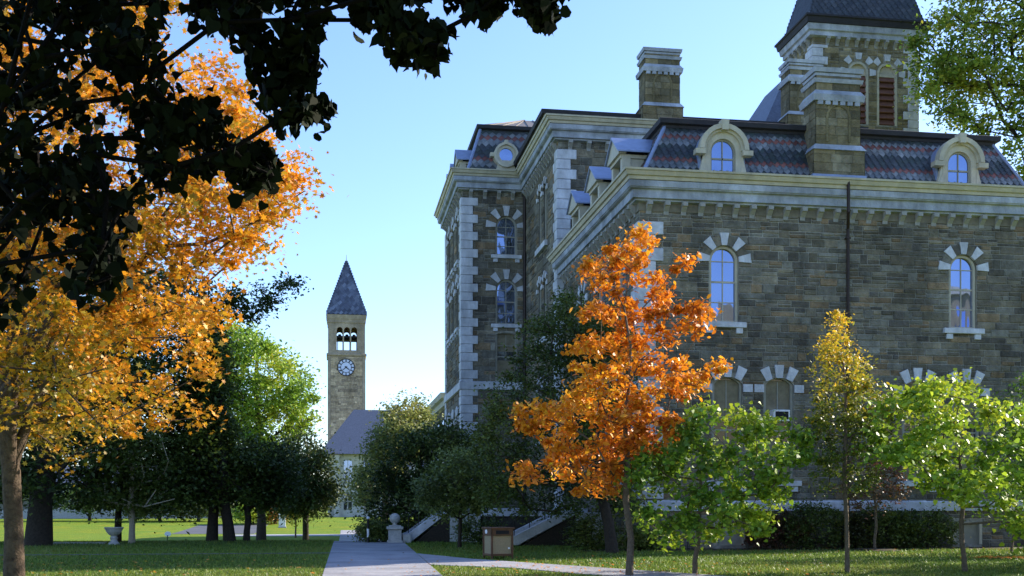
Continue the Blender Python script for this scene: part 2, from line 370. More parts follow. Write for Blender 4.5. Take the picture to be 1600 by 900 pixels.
def window(parent, T, h, vous=5, sill=True, bars=(1, 3), cream='cream', pal=STONE, vr=(.09, .50), label=None, sash=None, trimw=.10):
    """window in an opening: frame + mullions; glass, sill and arch stones as its own pieces"""
    f = MB()
    f.ring(h.path(-trimw), h.path(-.002), -.2, -.06, T)
    inner = h.hw - trimw
    nx, nz = bars
    zt = h.zt - trimw
    for k in range(1, nx + 1):
        u = h.uc - inner + 2 * inner * k / (nx + 1)
        f.box((u - .018, h.z0, -.19), (u + .018, h.z0 + (zt - h.z0) * (.99), -.135), lambda a, b, c: T(a, b, c))
    for k in range(1, nz + 1):
        z = h.z0 + (h.zs - h.z0) * k / (nz + 0) if h.rise >= h.hw - 1e-6 else h.z0 + (zt - h.z0) * k / (nz + 1)
        th = .035 if k == (nz + 1) // 2 else .018
        f.box((h.uc - inner, z - th, -.188), (h.uc + inner, z + th, -.137), lambda a, b, c: T(a, b, c))
    f.box((h.uc - inner, h.z0, -.19), (h.uc + inner, h.z0 + .09, -.10), lambda a, b, c: T(a, b, c))
    o = f.build('window', MT[cream], parent)
    if label: o['label'] = label
    low = h.rise < .5
    g = MB(); p = h.path(-.02); g.face([T(a, b, -.165) for a, b in p]); g.build('glass', MT['dimglass' if low else 'glass'], o)
    if low:
        q_ = MB(); q_.box((h.uc - inner, h.z0 + (h.zs - h.z0) * .62, -.164), (h.uc + inner, h.zs + h.rise * .6, -.160), lambda a, b, c: T(a, b, c)); q_.box((h.uc - inner, h.z0, -.16), (h.uc + inner, h.z0 + (h.zs - h.z0) * .42, -.12), lambda a, b, c: T(a, b, c)); q_.build('blind', MT['blind'], o)
    if sill:
        s = MB(); s.box((h.uc - h.hw - .28, h.z0 - .2, -.1), (h.uc + h.hw + .28, h.z0 + .005, .16), lambda a, b, c: T(a, b, c))
        for q in (-1, 1):
            uu = h.uc + q * (h.hw + .02); s.box((uu - .13, h.z0 - .42, 0), (uu + .13, h.z0 - .21, .11), lambda a, b, c: T(a, b, c))
        s.build('sill', MT['trim'], o, bevel=.012)
    if vous:
        s = MB(); d2 = MB(); r0, r1 = vr
        if h.rise >= h.hw - 1e-6:
            N = 2 * vous - 1; a0, a1 = -.06, math.pi + .06
            for k in range(N):
                ta = a0 + (a1 - a0) * k / N + .012; tb = a0 + (a1 - a0) * (k + 1) / N - .012
                lt = k % 2 == 0
                ra, rb = h.hw + .02, h.hw + r1 * (1 if lt else .82)
                q = [(h.uc + ra * math.cos(ta), h.zs + ra * math.sin(ta)), (h.uc + rb * math.cos(ta), h.zs + rb * math.sin(ta)),
                     (h.uc + rb * math.cos(tb), h.zs + rb * math.sin(tb)), (h.uc + ra * math.cos(tb), h.zs + ra * math.sin(tb))]
                (s if lt else d2).prism(q, .0, (.085 if lt else .06) + random.random() * .008, T, None if lt else tuple(x * .9 for x in random.choice(pal)))
        else:
            for ux_, an in ((-.40, 24), (0, 0), (.40, -24)):
                ca_, sa_ = math.cos(R(an)), math.sin(R(an)); zb_ = h.zt - .02 - abs(ux_) * .22
                q = [(-.13, 0), (-.19, .50), (.19, .50), (.13, 0)]
                s.prism([(h.uc + ux_ * h.hw / .6 + a_ * ca_ - b_ * sa_, zb_ + a_ * sa_ + b_ * ca_) for a_, b_ in q], 0, .085 + abs(ux_) * .01, T)
            for q in (-1, 1):
                u0 = h.uc + q * (h.hw + .02); u1 = u0 + q * .38
                s.box((min(u0, u1), h.zs - .30, 0), (max(u0, u1), h.zs + .0, .072), lambda a, b, c: T(a, b, c))
        s.build('arch_stones', MT['trim'], o)
        if d2.f: d2.build('dark_arch_stones', MT['stone'], o)
    return o
def rect_sweep(mb, x0, x1, y0, y1, prof, skip=()):
    for (da, za), (db, zb) in zip(prof, prof[1:]):
        A = [(x0 - da, y0 - da, za), (x1 + da, y0 - da, za), (x1 + da, y1 + da, za), (x0 - da, y1 + da, za)]
        B = [(x0 - db, y0 - db, zb), (x1 + db, y0 - db, zb), (x1 + db, y1 + db, zb), (x0 - db, y1 + db, zb)]
        for k in range(4):
            if k in skip: continue
            mb.face([A[k], A[(k + 1) % 4], B[(k + 1) % 4], B[k]])
def cornice(parent, x0, x1, y0, y1, zt, k=1.0, skip=(), label=None):
    c = MB(); rect_sweep(c, x0, x1, y0, y1, [(.02, zt - 1.12 * k), (.22 * k, zt - 1.08 * k), (.22 * k, zt - 1.02 * k), (.34 * k, zt - 1.0 * k), (.34 * k, zt - .70 * k), (.46 * k, zt - .665 * k), (.46 * k, zt - .64 * k), (.50 * k, zt - .62 * k), (.52 * k, zt - .40 * k), (.4 * k, zt - .38 * k)], skip)
    o = c.build('cornice', MT['cornice'], parent)
    g = MB(); rect_sweep(g, x0, x1, y0, y1, [(.3 * k, zt - .385 * k), (.54 * k, zt - .375 * k), (.56 * k, zt - .30 * k), (.56 * k, zt - .25 * k), (.64 * k, zt - .235 * k), (.69 * k, zt - .12 * k), (.69 * k, zt - .085 * k), (.75 * k, zt - .075 * k), (.76 * k, zt), (.2, zt + .04), (-.8, zt + .05)], skip)
    g.build('gutter', MT['cream'], parent)
    # plain frieze the brackets stand on
    return o
def bracket_mesh(k=1.0):
    b = MB(); prof = [(0, -.46), (.05, -.46), (.07, -.34), (.15, -.26), (.22, -.19), (.24, -.17), (.31, -.15), (.31, 0), (0, 0)]
    b.prism([(a * k, z * k) for a, z in prof], -.1 * k, .1 * k, lambda a, z, e: (e, -a, z))
    return b
_brk = {}
def brackets(parent, pts, rot, k=1.0):
    for p in pts:
        if k not in _brk:
            o = bracket_mesh(k).build('bracket', MT['brk'], parent); _brk[k] = o; o.location = p; o.rotation_euler = (0, 0, rot)
        else:
            o = cp(_brk[k], parent, p); o.rotation_euler = (0, 0, rot)
def quoins(parent, xc, yc, z0, z1, sx=1, sy=1, a=.92, b=.62, hh=.5, pr=.09):
    q = MB(); z = z0; i = 0
    while z < z1 - .1:
        zt = min(z + hh, z1) - .018
        la, lb = (a, b) if i % 2 == 0 else (b, a)
        xs_ = sorted((xc - sx * pr, xc + sx * la)); ys_ = sorted((yc - sy * pr, yc + sy * lb))
        q.box((xs_[0], ys_[0], z), (xs_[1], ys_[1], zt)); z += hh; i += 1
    return q.build('quoins', MT['trim'], parent, bevel=.02)
DK = [(.045, .052, .062), (.055, .058, .066), (.042, .054, .052), (.065, .07, .078), (.05, .06, .055)]
LT = [(.16, .17, .185), (.20, .205, .215), (.14, .15, .165)]
RD = [(.20, .07, .055), (.24, .09, .07), (.16, .06, .05)]
def slates(mb, BL, BR, TL, TR, pattern, tw=.27, ex=.165, seed=3):
    rd = random.Random(seed); BL, BR, TL, TR = map(Vector, (BL, BR, TL, TR))
    Lm = (BR - BL).length; U = (BR - BL).normalized(); up = TL - BL
    up = up - U * up.dot(U); H = up.length; Sd = up.normalized(); N = U.cross(Sd).normalized()
    l0 = (TL - BL).dot(U); r0 = (TR - BL).dot(U)
    mb.face([BL, BR, TR, TL], (.04, .042, .055))
    rows = int(H / ex) + 1
    for j in range(rows):
        s = j * ex; fr = min(1, s / H); la = l0 * fr; rb = Lm + (r0 - Lm) * fr
        fam = pattern(j, rows); u = la + (0 if j % 2 else -tw / 2)
        while u < rb:
            a_, b_ = max(u, la), min(u + tw, rb)
            if b_ - a_ > .05:
                c = rd.choice(fam); k = rd.uniform(.75, 1.25); c = tuple(x * k for x in c)
                m_ = (a_ + b_) / 2; st = min(s + ex * 1.55, H); d = .03
                def Pp(uu, ss, dd): return tuple(BL + U * uu + Sd * min(max(ss, 0), H) + N * dd)
                mb.face([Pp(m_, s - ex * .45, d + .006), Pp(b_ - .005, s + ex * .5, d), Pp(b_ - .005, st, .004), Pp(a_ + .005, st, .004), Pp(a_ + .005, s + ex * .5, d)], c)
            u += tw
    return mb
def pat_front(j, n):
    if j in (4, n - 4): return RD
    if j in (3, 2, n - 5, n - 6, n - 3): return LT
    return DK

hall = empty('stone_hall')
tag(hall, 'big dark sandstone hall with slate mansard roofs, chimneys and square tower', 'building')
ZC = 14.2
# --- front block
X0, X1, Y0, Y1 = 11.43, 27.75, 41.0, 54.9
hu = [Hole(14.76 - X0, .58, 8.65, 11.0), Hole(24.65 - X0, .58, 8.65, 11.0)]
hl = [Hole(x - X0, .6, 2.6, 6.3, .28) for x in (14.9, 16.97, 22.7, 24.78)]
hb = [Hole(x - X0, .62, .12, .98, .02) for x in (14.98, 24.85)]
for h in hb: h.n = 4
stone_wall(hall, 'front_wall', (X0, Y0, 0), (1, 0, 0), (0, -1, 0), X1 - X0, 0, 13.1, hu + hl + hb, seed=5)
T = frame_T((X0, Y0, 0), (1, 0, 0), (0, -1, 0))
for h in hu: window(hall, T, h, 5, bars=(1, 3))
for h in hl: window(hall, T, h, 3, bars=(1, 1), cream='creamd', vr=(.09, .48))
for h in hb:
    f = MB(); f.ring(h.path(-.12), h.path(0), -.2, .02, T); o = f.build('basement_window', MT['cream'], hall)
    g = MB(); g.face([T(a_, b_, -.12) for a_, b_ in h.path(-.02)]); g.build('panel', MT['creamd'], o)
wt = MB(); wt.prism([(0, 1.45), (.10, 1.45), (.10, 1.78), (.02, 1.86), (0, 1.86)], 0, X1 - X0, lambda d, z, u: T(u, z, d)); wt.build('water_table', MT['trim'], hall)
# side wall of the front block (faces the path)
TS = frame_T((X0, Y0, 0), (0, 1, 0), (-1, 0, 0))
hs = [Hole(u, .58, 8.65, 11.0) for u in (2.6, 6.1, 9.6)] + [Hole(u, .6, 2.6, 6.3, .28) for u in (2.6, 6.1, 9.6)]
stone_wall(hall, 'side_wall', (X0, Y0, 0), (0, 1, 0), (-1, 0, 0), Y1 - Y0, 0, 13.1, hs, seed=9)
for h in hs: window(hall, TS, h, 5 if h.rise > .5 else 3, bars=(1, 3))
ew = MB(); ew.box((X1 - .02, Y0 + .01, 0), (X1, Y1, 13.1)); ew.box((X0 + .3, Y1 - .1, 0), (X1, Y1, 13.1)); ew.build('end_wall', MT['mortar'], hall)
quoins(hall, X0, Y0, 1.9, 12.5)
cornice(hall, X0, X1, Y0, Y1, ZC)
bx = [X0 + .35 + k * .682 for k in range(24)]
brackets(hall, [(x, Y0, 13.12) for x in bx], 0)
brackets(hall, [(X0, Y0 + .5 + k * .72, 13.12) for k in range(19)], -math.pi / 2)
fz = MB()
fz.box((X0 - .05, Y0 - .05, 12.78), (X1, Y0 + .02, 13.1)); fz.box((X0 - .05, Y0 + .02, 12.78), (X0 + .02, Y1, 13.1))
fz.build('frieze', MT['friez'], hall)
# mansard
b0 = (X0 + .15, X1 - .15, Y0 + .1, Y1); t0 = (X0 + 1.35, X1 - 1.15, Y0 + 1.15, Y1)
zb, zt = ZC + .03, 16.45
ms = MB()
slates(ms, (b0[0], b0[2], zb), (b0[1], b0[2], zb), (t0[0], t0[2], zt), (t0[1], t0[2], zt), pat_front)
slates(ms, (b0[0], b0[3], zb), (b0[0], b0[2], zb), (t0[0], t0[3], zt), (t0[0], t0[2], zt), pat_front, seed=4)
slates(ms, (b0[1], b0[2], zb), (b0[1], b0[3], zb), (t0[1], t0[2], zt), (t0[1], t0[3], zt), pat_front, seed=5)
mo = ms.build('mansard_roof', MT['slate'], hall)
hp = MB()
for (bx_, tx_) in ((b0[0], t0[0]), (b0[1], t0[1])):
    hp = MB(); hp.tube((bx_, b0[2] - .02, zb), (tx_, t0[2] - .02, zt), .075, n=6); hp.build('hip_flashing', MT['lead'], mo)

dr = MB(); rect_sweep(dr, t0[0], t0[1], t0[2], t0[3] + .6, [(-.02, zt - .12), (.10, zt - .10), (.12, zt), (.26, zt + .04), (.28, zt + .22), (.2, zt + .26), (-1.5, zt + .40)])
dr.face([(t0[0] + 1.5, t0[2] + 1.5, zt + .40), (t0[1] - 1.5, t0[2] + 1.5, zt + .40), (t0[1] - 1.5, t0[3] + .6, zt + .40), (t0[0] + 1.5, t0[3] + .6, zt + .40)])
dr.build('roof_deck', MT['darkroof'], hall)
# snow of fine wires and ridge details stays off

def arched_dormer(xc, yf, zb_):
    Tt = frame_T((xc, yf, zb_), (1, 0, 0), (0, -1, 0))
    d = MB(); hw = .50
    inn = arch_path(0, hw, .1, .95, 12)
    out = [(-.98, .0)] + [(-.74 - (.13 * 0), .95)] + [(-.80 * math.cos(math.pi * k / 12), .95 + .80 * math.sin(math.pi * k / 12)) for k in range(1, 12)] + [(.74, .95)] + [(.98, .0)]
    d.ring(inn, out, -.12, .06, Tt)
    d.box((-.95, -.05, -.1), (.95, .1, .14), lambda a, b, c: Tt(a, b, c))
    # flared cheeks
    for s_ in (-1, 1):
        d.prism([(s_ * .72, .9), (s_ * .74, .5), (s_ * .86, .22), (s_ * 1.06, .0), (s_ * .72, 0)], -.1, .075, Tt)
    o = d.build('dormer', MT['cream'], hall)
    m = MB(); mi = [(-1.10, .82), (-1.10, 1.0)] + [(-.80 * math.cos(math.pi * k / 14), 1.0 + .80 * math.sin(math.pi * k / 14)) for k in range(15)] + [(1.10, 1.0), (1.10, .82)]
    ri = [(-.80 * math.cos(math.pi * k / 14), 1.0 + .80 * math.sin(math.pi * k / 14)) for k in range(15)]
    ro = [(-.98 * math.cos(math.pi * k / 14), 1.0 + .98 * math.sin(math.pi * k / 14)) for k in range(15)]
    m.ring(ri, ro, -.1, .26, Tt)
    m.ring([(-.70 * math.cos(math.pi * k / 14), 1.0 + .70 * math.sin(math.pi * k / 14)) for k in range(15)], ri, -.1, .15, Tt)
    for s_ in (-1, 1): m.box((min(s_ * .74, s_ * 1.14), .80, -.1), (max(s_ * .74, s_ * 1.14), .99, .24), lambda a, b, c: Tt(a, b, c))
    m.prism([(-.12, 1.72), (.12, 1.72), (.15, 2.1), (-.15, 2.1)], -.05, .33, Tt)
    m.build('hood_mould', MT['cream'], o)
    f = MB(); f.ring(arch_path(0, hw - .07, .1, .95, 12), arch_path(0, hw, .1, .95, 12), -.1, -.04, Tt)
    f.box((-.02, .1, -.1), (.02, 1.4, -.05), lambda a, b, c: Tt(a, b, c)); f.box((-hw, .66, -.1), (hw, .73, -.05), lambda a, b, c: Tt(a, b, c))
    f.build('sash', MT['creamd'], o)
    g = MB(); g.face([Tt(a_, b_, -.085) for a_, b_ in arch_path(0, hw - .01, .1, .95, 12)]); g.build('glass', MT['glass'], o)
    r_ = MB(); rr = [(-.93, 0)] + [(-.93 * math.cos(math.pi * k / 12), 1.0 + .93 * math.sin(math.pi * k / 12)) for k in range(13)] + [(.93, 0)]
    r_.ring([(a_ * .9, b_) for a_, b_ in rr], rr, -1.5, -.11, Tt); r_.build('dormer_roof', MT['lead'], o)
arched_dormer(14.76, Y0 + .12, ZC + .05); arched_dormer(24.55, Y0 + .12, ZC + .05)

def gable_dormer(xf, yc, zb_, hw=.75, hh=1.25, back=2.0, k=0):
    """dormer facing the path (-X) with a shallow lead roof"""
    Tt = lambda u, z, d: (xf - d, yc + u, zb_ + z)
    d = MB()
    for s_ in (-1, 1): d.box((s_ * hw - .14, 0, -.3), (s_ * hw + .14, hh, .04), lambda a, b, c: Tt(a, b, c))
    d.box((-hw, 0, -.3), (hw, .12, .05), lambda a, b, c: Tt(a, b, c))
    d.box((-hw - .12, hh - .14, -back), (hw + .12, hh, .10), lambda a, b, c: Tt(a, b, c))
    d.box((-hw - .05, 0, -back), (-hw + .03, hh - .15, -.31), lambda a, b, c: Tt(a, b, c)); d.box((hw - .03, 0, -back), (hw + .05, hh - .15, -.31), lambda a, b, c: Tt(a, b, c))
    d.prism([(-hw - .25, hh + .0), (hw + .25, hh + .0), (hw + .2, hh + .12), (0, hh + .80), (-hw - .2, hh + .12)], -.1, .2, Tt)
    for s_ in (-1, 1): d.prism([(s_ * (hw - .05), .0), (s_ * (hw + .25), 0), (s_ * (hw + .1), .35), (s_ * (hw - .05), .5)], -.1, .1, Tt)
    o = d.build('dormer', MT['cream'], hall)
    r_ = MB()
    for s_ in (-1, 1):
        r_.prism([(0, hh + .82), (s_ * (hw + .36), hh + .04), (s_ * (hw + .36), hh + .10), (0, hh + .90)], -back, .28, Tt)
    r_.build('dormer_roof', MT['lead'], o)
    g = MB(); g.box((-hw + .1, .1, -.28), (hw - .1, hh - .14, -.2), lambda a, b, c: Tt(a, b, c)); g.build('glass', MT['glass'], o)
for yc in (43.4, 47.2, 51.0): gable_dormer(X0 - .22, yc, ZC + .05, .70, 1.15)

def chimney(xc, y0, z0_, w_=2.1, dp=1.3, H=4.3, name='chimney', lab=None):
    z = z0_
    st = MB()
    # shaft and base are courses of tan stone
    def blk(zb_, zt_, ww, dd, seed):
        rd = random.Random(seed); mb2 = st; q = zb_
        mb2.box((xc - ww / 2, y0 + (dp - dd) / 2, zb_), (xc + ww / 2, y0 + (dp + dd) / 2, zt_), None, (.20, .175, .12))
        while q < zt_ - .05:
            hgt = min(rd.uniform(.25, .38), zt_ - q)
            if zt_ - q - hgt < .1: hgt = zt_ - q
            for side in range(4):
                W = ww if side % 2 == 0 else dd
                u = 0
                while u < W - .02:
                    wd = rd.uniform(.4, .9)
                    if W - u - wd < .25: wd = W - u
                    c = rd.choice(TANST); k = rd.uniform(.6, 1.05); c = tuple(x * k for x in c); g = .008; d = rd.uniform(.015, .03)
                    if side == 0: f_ = lambda a, b, e: (xc - ww / 2 + a, y0 + (dp - dd) / 2 - e, b)
                    elif side == 1: f_ = lambda a, b, e: (xc + ww / 2 + e, y0 + (dp - dd) / 2 + a, b)
                    elif side == 2: f_ = lambda a, b, e: (xc + ww / 2 - a, y0 + (dp + dd) / 2 + e, b)
                    else: f_ = lambda a, b, e: (xc - ww / 2 - e, y0 + (dp + dd) / 2 - a, b)
                    mb2.face([f_(u + g, q + g, d), f_(u + wd - g, q + g, d), f_(u + wd - g, q + hgt - g, d), f_(u + g, q + hgt - g, d)], c)
                    mb2.face([f_(u + g, q + g, 0), f_(u + wd - g, q + g, 0), f_(u + wd - g, q + g, d), f_(u + g, q + g, d)], c)
                    mb2.face([f_(u + g, q + hgt - g, d), f_(u + wd - g, q + hgt - g, d), f_(u + wd - g, q + hgt - g, 0), f_(u + g, q + hgt - g, 0)], c)
                    u += wd
            q += hgt
    blk(z, z + H * .26, w_, dp, 1)
    s1 = z + H * .31
    blk(s1, z + H * .70, w_ * .87, dp * .85, 2)
    blk(z + H * .80, z + H * .93, w_ * .86, dp * .84, 3)
    o = st.build(name, MT['stone'], hall)
    if lab: o['label'] = lab
    # blind arch panel
    ar = MB(); yf = y0 + dp * .075; Ta = frame_T((xc, yf, 0), (1, 0, 0), (0, -1, 0)); aw = w_ * .2
    zq = s1 + .12; zs_ = z + H * .56
    ar.ring(arch_path(0, aw, zq, zs_, 10), arch_path(0, aw + .09, zq, zs_, 10), .03, .055, Ta, (.2, .165, .09))
    ar.build('blind_arch', MT['stone'], o)
    b_ = MB()
    def band(za, zb_, ex, ex2=None):
        ex2 = ex if ex2 is None else ex2
        hx, hy = w_ * .435, dp * .425; yc = y0 + dp / 2
        P = [(xc - hx, yc - hy), (xc + hx, yc + hy)]
        lo = [(P[0][0] - ex, P[0][1] - ex), (P[1][0] + ex, P[0][1] - ex), (P[1][0] + ex, P[1][1] + ex), (P[0][0] - ex, P[1][1] + ex)]
        hi = [(P[0][0] - ex2, P[0][1] - ex2), (P[1][0] + ex2, P[0][1] - ex2), (P[1][0] + ex2, P[1][1] + ex2), (P[0][0] - ex2, P[1][1] + ex2)]
        A = [(x, y, za) for x, y in lo]; B = [(x, y, zb_) for x, y in hi]
        b_.face(A[::-1]); b_.face(B)
        for k in range(4): b_.face([A[k], A[(k + 1) % 4], B[(k + 1) % 4], B[k]])
    band(z + H * .255, z + H * .31, .19, .04)
    b_.build('shoulder_band', MT['cornice'], o); b_ = MB()
    band(z + H * .70, z + H * .755, .12, .16); band(z + H * .755, z + H * .80, .14, .02)
    band(z + H * .865, z + H * .90, .07, .11); band(z + H * .96, z + H * 1.0, .09, .12)
    band(z + H * .93, z + H * .955, .03)
    for side in (-1, 1):
        pass
    n_ = 6
    for k in range(n_):
        u = xc - w_ * .435 + w_ * .87 * (k + .5) / n_; b_.box((u - .1, y0 + dp * .075 - .11, z + H * .665), (u + .1, y0 + dp * .075 + .01, z + H * .70))
    b_.build('chimney_cap', MT['cornice'], o)
    l_ = MB(); l_.box((xc - w_ / 2 - .06, y0 - .06, z - .15), (xc + w_ / 2 + .06, y0 + dp + .05, z + .14)); l_.build('lead_flashing', MT['lead'], o)
    return o
chimney(19.42, Y0 - .05, 14.35)

# --- main block
A0, A1, B0, B1, ZM = 11.14, 28.3, 55.0, 70.0, 21.0
stone_wall(hall, 'main_wall', (A0, B0, 0), (1, 0, 0), (0, -1, 0), A1 - A0, 0, ZM - 1.1, [], seed=12, ch=(.3, .5), cw=(.5, 1.4))
TM = frame_T((A0, B0, 0), (0, 1, 0), (-1, 0, 0))
hm = [Hole(u, .45, z_, z_ + 2.7, n=8) for u in (3.4, 4.9) for z_ in (5.2, 10.6, 15.6)]
stone_wall(hall, 'main_side_wall', (A0, B0, 0), (0, 1, 0), (-1, 0, 0), 9.5, 0, ZM - 1.1, hm, seed=13, ch=(.3, .5), cw=(.5, 1.4))
for h in hm: window(hall, TM, h, 5, bars=(1, 2), cream='creamd', vr=(.05, .36), trimw=.12, sill=False)
ss = MB()
for z_ in (5.2, 10.6, 15.6): ss.box((2.7, z_ - .28, 0), (5.6, z_, .18), lambda a, b, c: TM(a, b, c))
ss.build('string_sill', MT['trim'], hall)
quoins(hall, A0, B0, 0, ZM - 1.5)
cornice(hall, A0, A1, B0, B1, ZM)
brackets(hall, [(A0 + .6 + k * .95, B0, ZM - 1.08) for k in range(12)], 0, 1.001)
brackets(hall, [(A0, B0 + .4 + k * .62, ZM - 1.08) for k in range(15)], -math.pi / 2, 1.001)
tn = MB(); rect_sweep(tn, A0, A1, B0, B1, [(.55, ZM + .03), (-.75, ZM + .42)]); tn.build('metal_roof_slope', MT['tin'], hall)
sm = MB()
for k in range(22): 
    x = A0 + .2 + k * .8; sm.tube((x, B0 - .53, ZM + .055), (x + .02, B0 + .74, ZM + .44), .025, n=4)
sm.build('roof_seams', MT['tin'], hall)
dk = MB(); rect_sweep(dk, A0 - 1.15, A1, B0, B1, [(-.6, ZM + .40), (-.42, ZM + .42), (-.38, ZM + .62), (-.48, ZM + .66), (-7.0, ZM + 2.75)]); dk.build('upper_roof', MT['darkroof'], hall)
ge = MB(); ge.box((A0 - .42, B0 + .66, ZM + .03), (A0 + .3, B0 + 9, ZM + .40)); ge.box((A0 - .58, B0 + .50, ZM + .28), (A0 - .3, B0 + 9, ZM + .41)); ge.build('eave_trim', MT['cream'], hall)
chimney(16.6, B0 + .1, 20.95, H=4.0); chimney(24.35, B0 + .1, 20.95, H=3.9)
# steep slate roof against the tower
sr = MB(); sp = lambda *a: sr.face(a, (.085, .095, .15))
q0 = [(23.3, 58.5), (28.4, 58.5), (28.4, 66), (23.3, 66)]; q1 = [(25.6, 61), (28.3, 61), (28.3, 64), (25.6, 64)]
for k in range(4): sp((*q0[k], 22.4), (*q0[(k + 1) % 4], 22.4), (*q1[(k + 1) % 4], 26.2), (*q1[k], 26.2))
sp(*[(*q, 26.2) for q in q1]); sr.build('steep_roof', MT['slatep'], hall)

# --- corner pavilion
P0, P1, Q0, Q1, ZP = 7.38, 20.0, 64.4, 73.6, 20.97
TP = frame_T((P0, Q0, 0), (1, 0, 0), (0, -1, 0)); xw = at(791, 0, Q0)[0] - P0
def zz(v): return at(791, v, Q0)[2]
hp_ = [Hole(xw, .62, zz(399), zz(338) - .62), Hole(xw, .62, zz(507), zz(437) - .62), Hole(xw, .62, zz(592), zz(520) - .1, .1), Hole(xw, .62, 2.2, 5.0, .2)]
stone_wall(hall, 'pavilion_wall', (P0, Q0, 0), (1, 0, 0), (0, -1, 0), A0 - P0 + .1, 0, ZP - 1.1, hp_, seed=22, ch=(.3, .5), cw=(.5, 1.4))
for h in hp_: window(hall, TP, h, 5 if h.rise > .5 else 0, bars=(1, 3), cream='creamd', vr=(.05, .6), sill=h.rise > .5)
TQ = frame_T((P0, Q0, 0), (0, 1, 0), (-1, 0, 0))
hq = [Hole(u, .5, z_, z_ + 2.3, n=8) for u in (2.3, 4.6, 6.9) for z_ in (12.2, 16.2)] + [Hole(u, .5, 4.6, 6.9, .2, n=6) for u in (2.3, 4.6, 6.9)]
stone_wall(hall, 'pavilion_side_wall', (P0, Q0, 0), (0, 1, 0), (-1, 0, 0), Q1 - Q0, 0, ZP - 1.1, hq, seed=23, ch=(.3, .5), cw=(.5, 1.4))
for h in hq: window(hall, TQ, h, 5 if h.rise > .4 else 3, bars=(1, 2), cream='creamd', vr=(.05, .5), sill=True)
quoins(hall, P0, Q0, 0, ZP - 1.5)
quoins(hall, P0, Q1, 0, ZP - 1.5, 1, -1)
zs_ = at(745, 597, Q0)[2]
sc_ = MB(); sc_.prism([(.04, zs_ - .45), (.16, zs_ - .42), (.16, zs_), (.04, zs_ + .05)], -.16, 3.8, lambda d, z, u: TP(u, z, d)); sc_.prism([(.04, zs_ - .45), (.157, zs_ - .42), (.157, zs_), (.04, zs_ + .05)], -.15, 9.2, lambda d, z, u: TQ(u, z, d)); sc_.build('string_course', MT['trim'], hall)
cornice(hall, P0, P1, Q0, Q1, ZP)
brackets(hall, [(P0 + .5 + k * .82, Q0, ZP - 1.08) for k in range(4)], 0, 1.001)
brackets(hall, [(P0, Q0 + .5 + k * .9, ZP - 1.08) for k in range(10)], -math.pi / 2, 1.001)
pz = 23.95; pb = (P0 + .3, P1, Q0 + .15, Q1 - .3); pt = (P0 + 1.25, P1, Q0 + 1.35, Q1 - 1.2)
pm = MB(); slates(pm, (pb[0], pb[2], ZP + .03), (pb[1], pb[2], ZP + .03), (pt[0], pt[2], pz), (pt[1], pt[2], pz), pat_front, tw=.4, ex=.22, seed=8)
slates(pm, (pb[0], pb[3], ZP + .03), (pb[0], pb[2], ZP + .03), (pt[0], pt[3], pz), (pt[0], pt[2], pz), pat_front, tw=.4, ex=.22, seed=9)
slates(pm, (pb[1], pb[3], ZP + .03), (pb[0], pb[3], ZP + .03), (pt[1], pt[3], pz), (pt[0], pt[3], pz), pat_front, tw=.4, ex=.22, seed=10)
pmo = pm.build('mansard_roof', MT['slate'], hall)
hp = MB(); hp.tube((pb[0], pb[2] - .02, ZP), (pt[0], pt[2] - .02, pz), .09); hp.build('hip_flashing', MT['lead'], pmo)
pd = MB(); rect_sweep(pd, pt[0], pt[1], pt[2], pt[3], [(0, pz - .1), (.12, pz - .05), (.22, pz), (.24, pz + .2), (0, pz + .24)]); pd.build('roof_edge', MT['darkroof'], hall)
pr_ = MB(); rect_sweep(pr_, pt[0], pt[1], pt[2], pt[3], [(.05, pz + .23), (-3.2, pz + 1.75)])
pr_.build('metal_roof_slope', MT['tin'], hall)
psm = MB()
for k in range(9): psm.tube((pt[0] + .5 + k * .8, pt[2], pz + .26), (max(pt[0] + .5 + k * .8, pt[0] + 3.2), pt[2] + 3.2, pz + 1.78), .03, n=4)
psm.build('roof_seams', MT['tin'], hall)
# oculus dormer
xo = at(791, 0, Q0)[0]; To = frame_T((xo, Q0 + .1, ZP + .08), (1, 0, 0), (0, -1, 0))
def circ(r, zc=1.0, n=20): return [(-r * math.cos(2 * math.pi * k / n - math.pi / 2), zc + r * math.sin(2 * math.pi * k / n - math.pi / 2)) for k in range(n + 1)]
oc = MB(); oc.ring(circ(.40), circ(.66), -.5, .1, To); oc.ring(circ(.58), circ(.72), -.8, .2, To)
oc.prism([(-.62, .1), (.62, .1), (.52, .32), (.45, .7), (-.45, .7), (-.52, .32)], -.5, .06, To); oc.box((-.62, .0, -.4), (.62, .14, .18), lambda a, b, c: To(a, b, c))
oc.box((-.92, .9, -.3), (-.62, 1.12, .1), lambda a, b, c: To(a, b, c)); oc.box((.62, .9, -.3), (.92, 1.12, .1), lambda a, b, c: To(a, b, c)); oc.box((-.1, 1.6, -.2), (.1, 1.84, .25), lambda a, b, c: To(a, b, c))
oo = oc.build('round_dormer', MT['cream'], hall)
g = MB(); g.face([To(a_, b_, .02) for a_, b_ in circ(.43)[:-1]]); g.build('glass', MT['glass'], oo)
for yc in (66.6, 69.4, 71.6): gable_dormer(P0 + .1, yc, ZP + .05, .55, 1.0, 1.6)
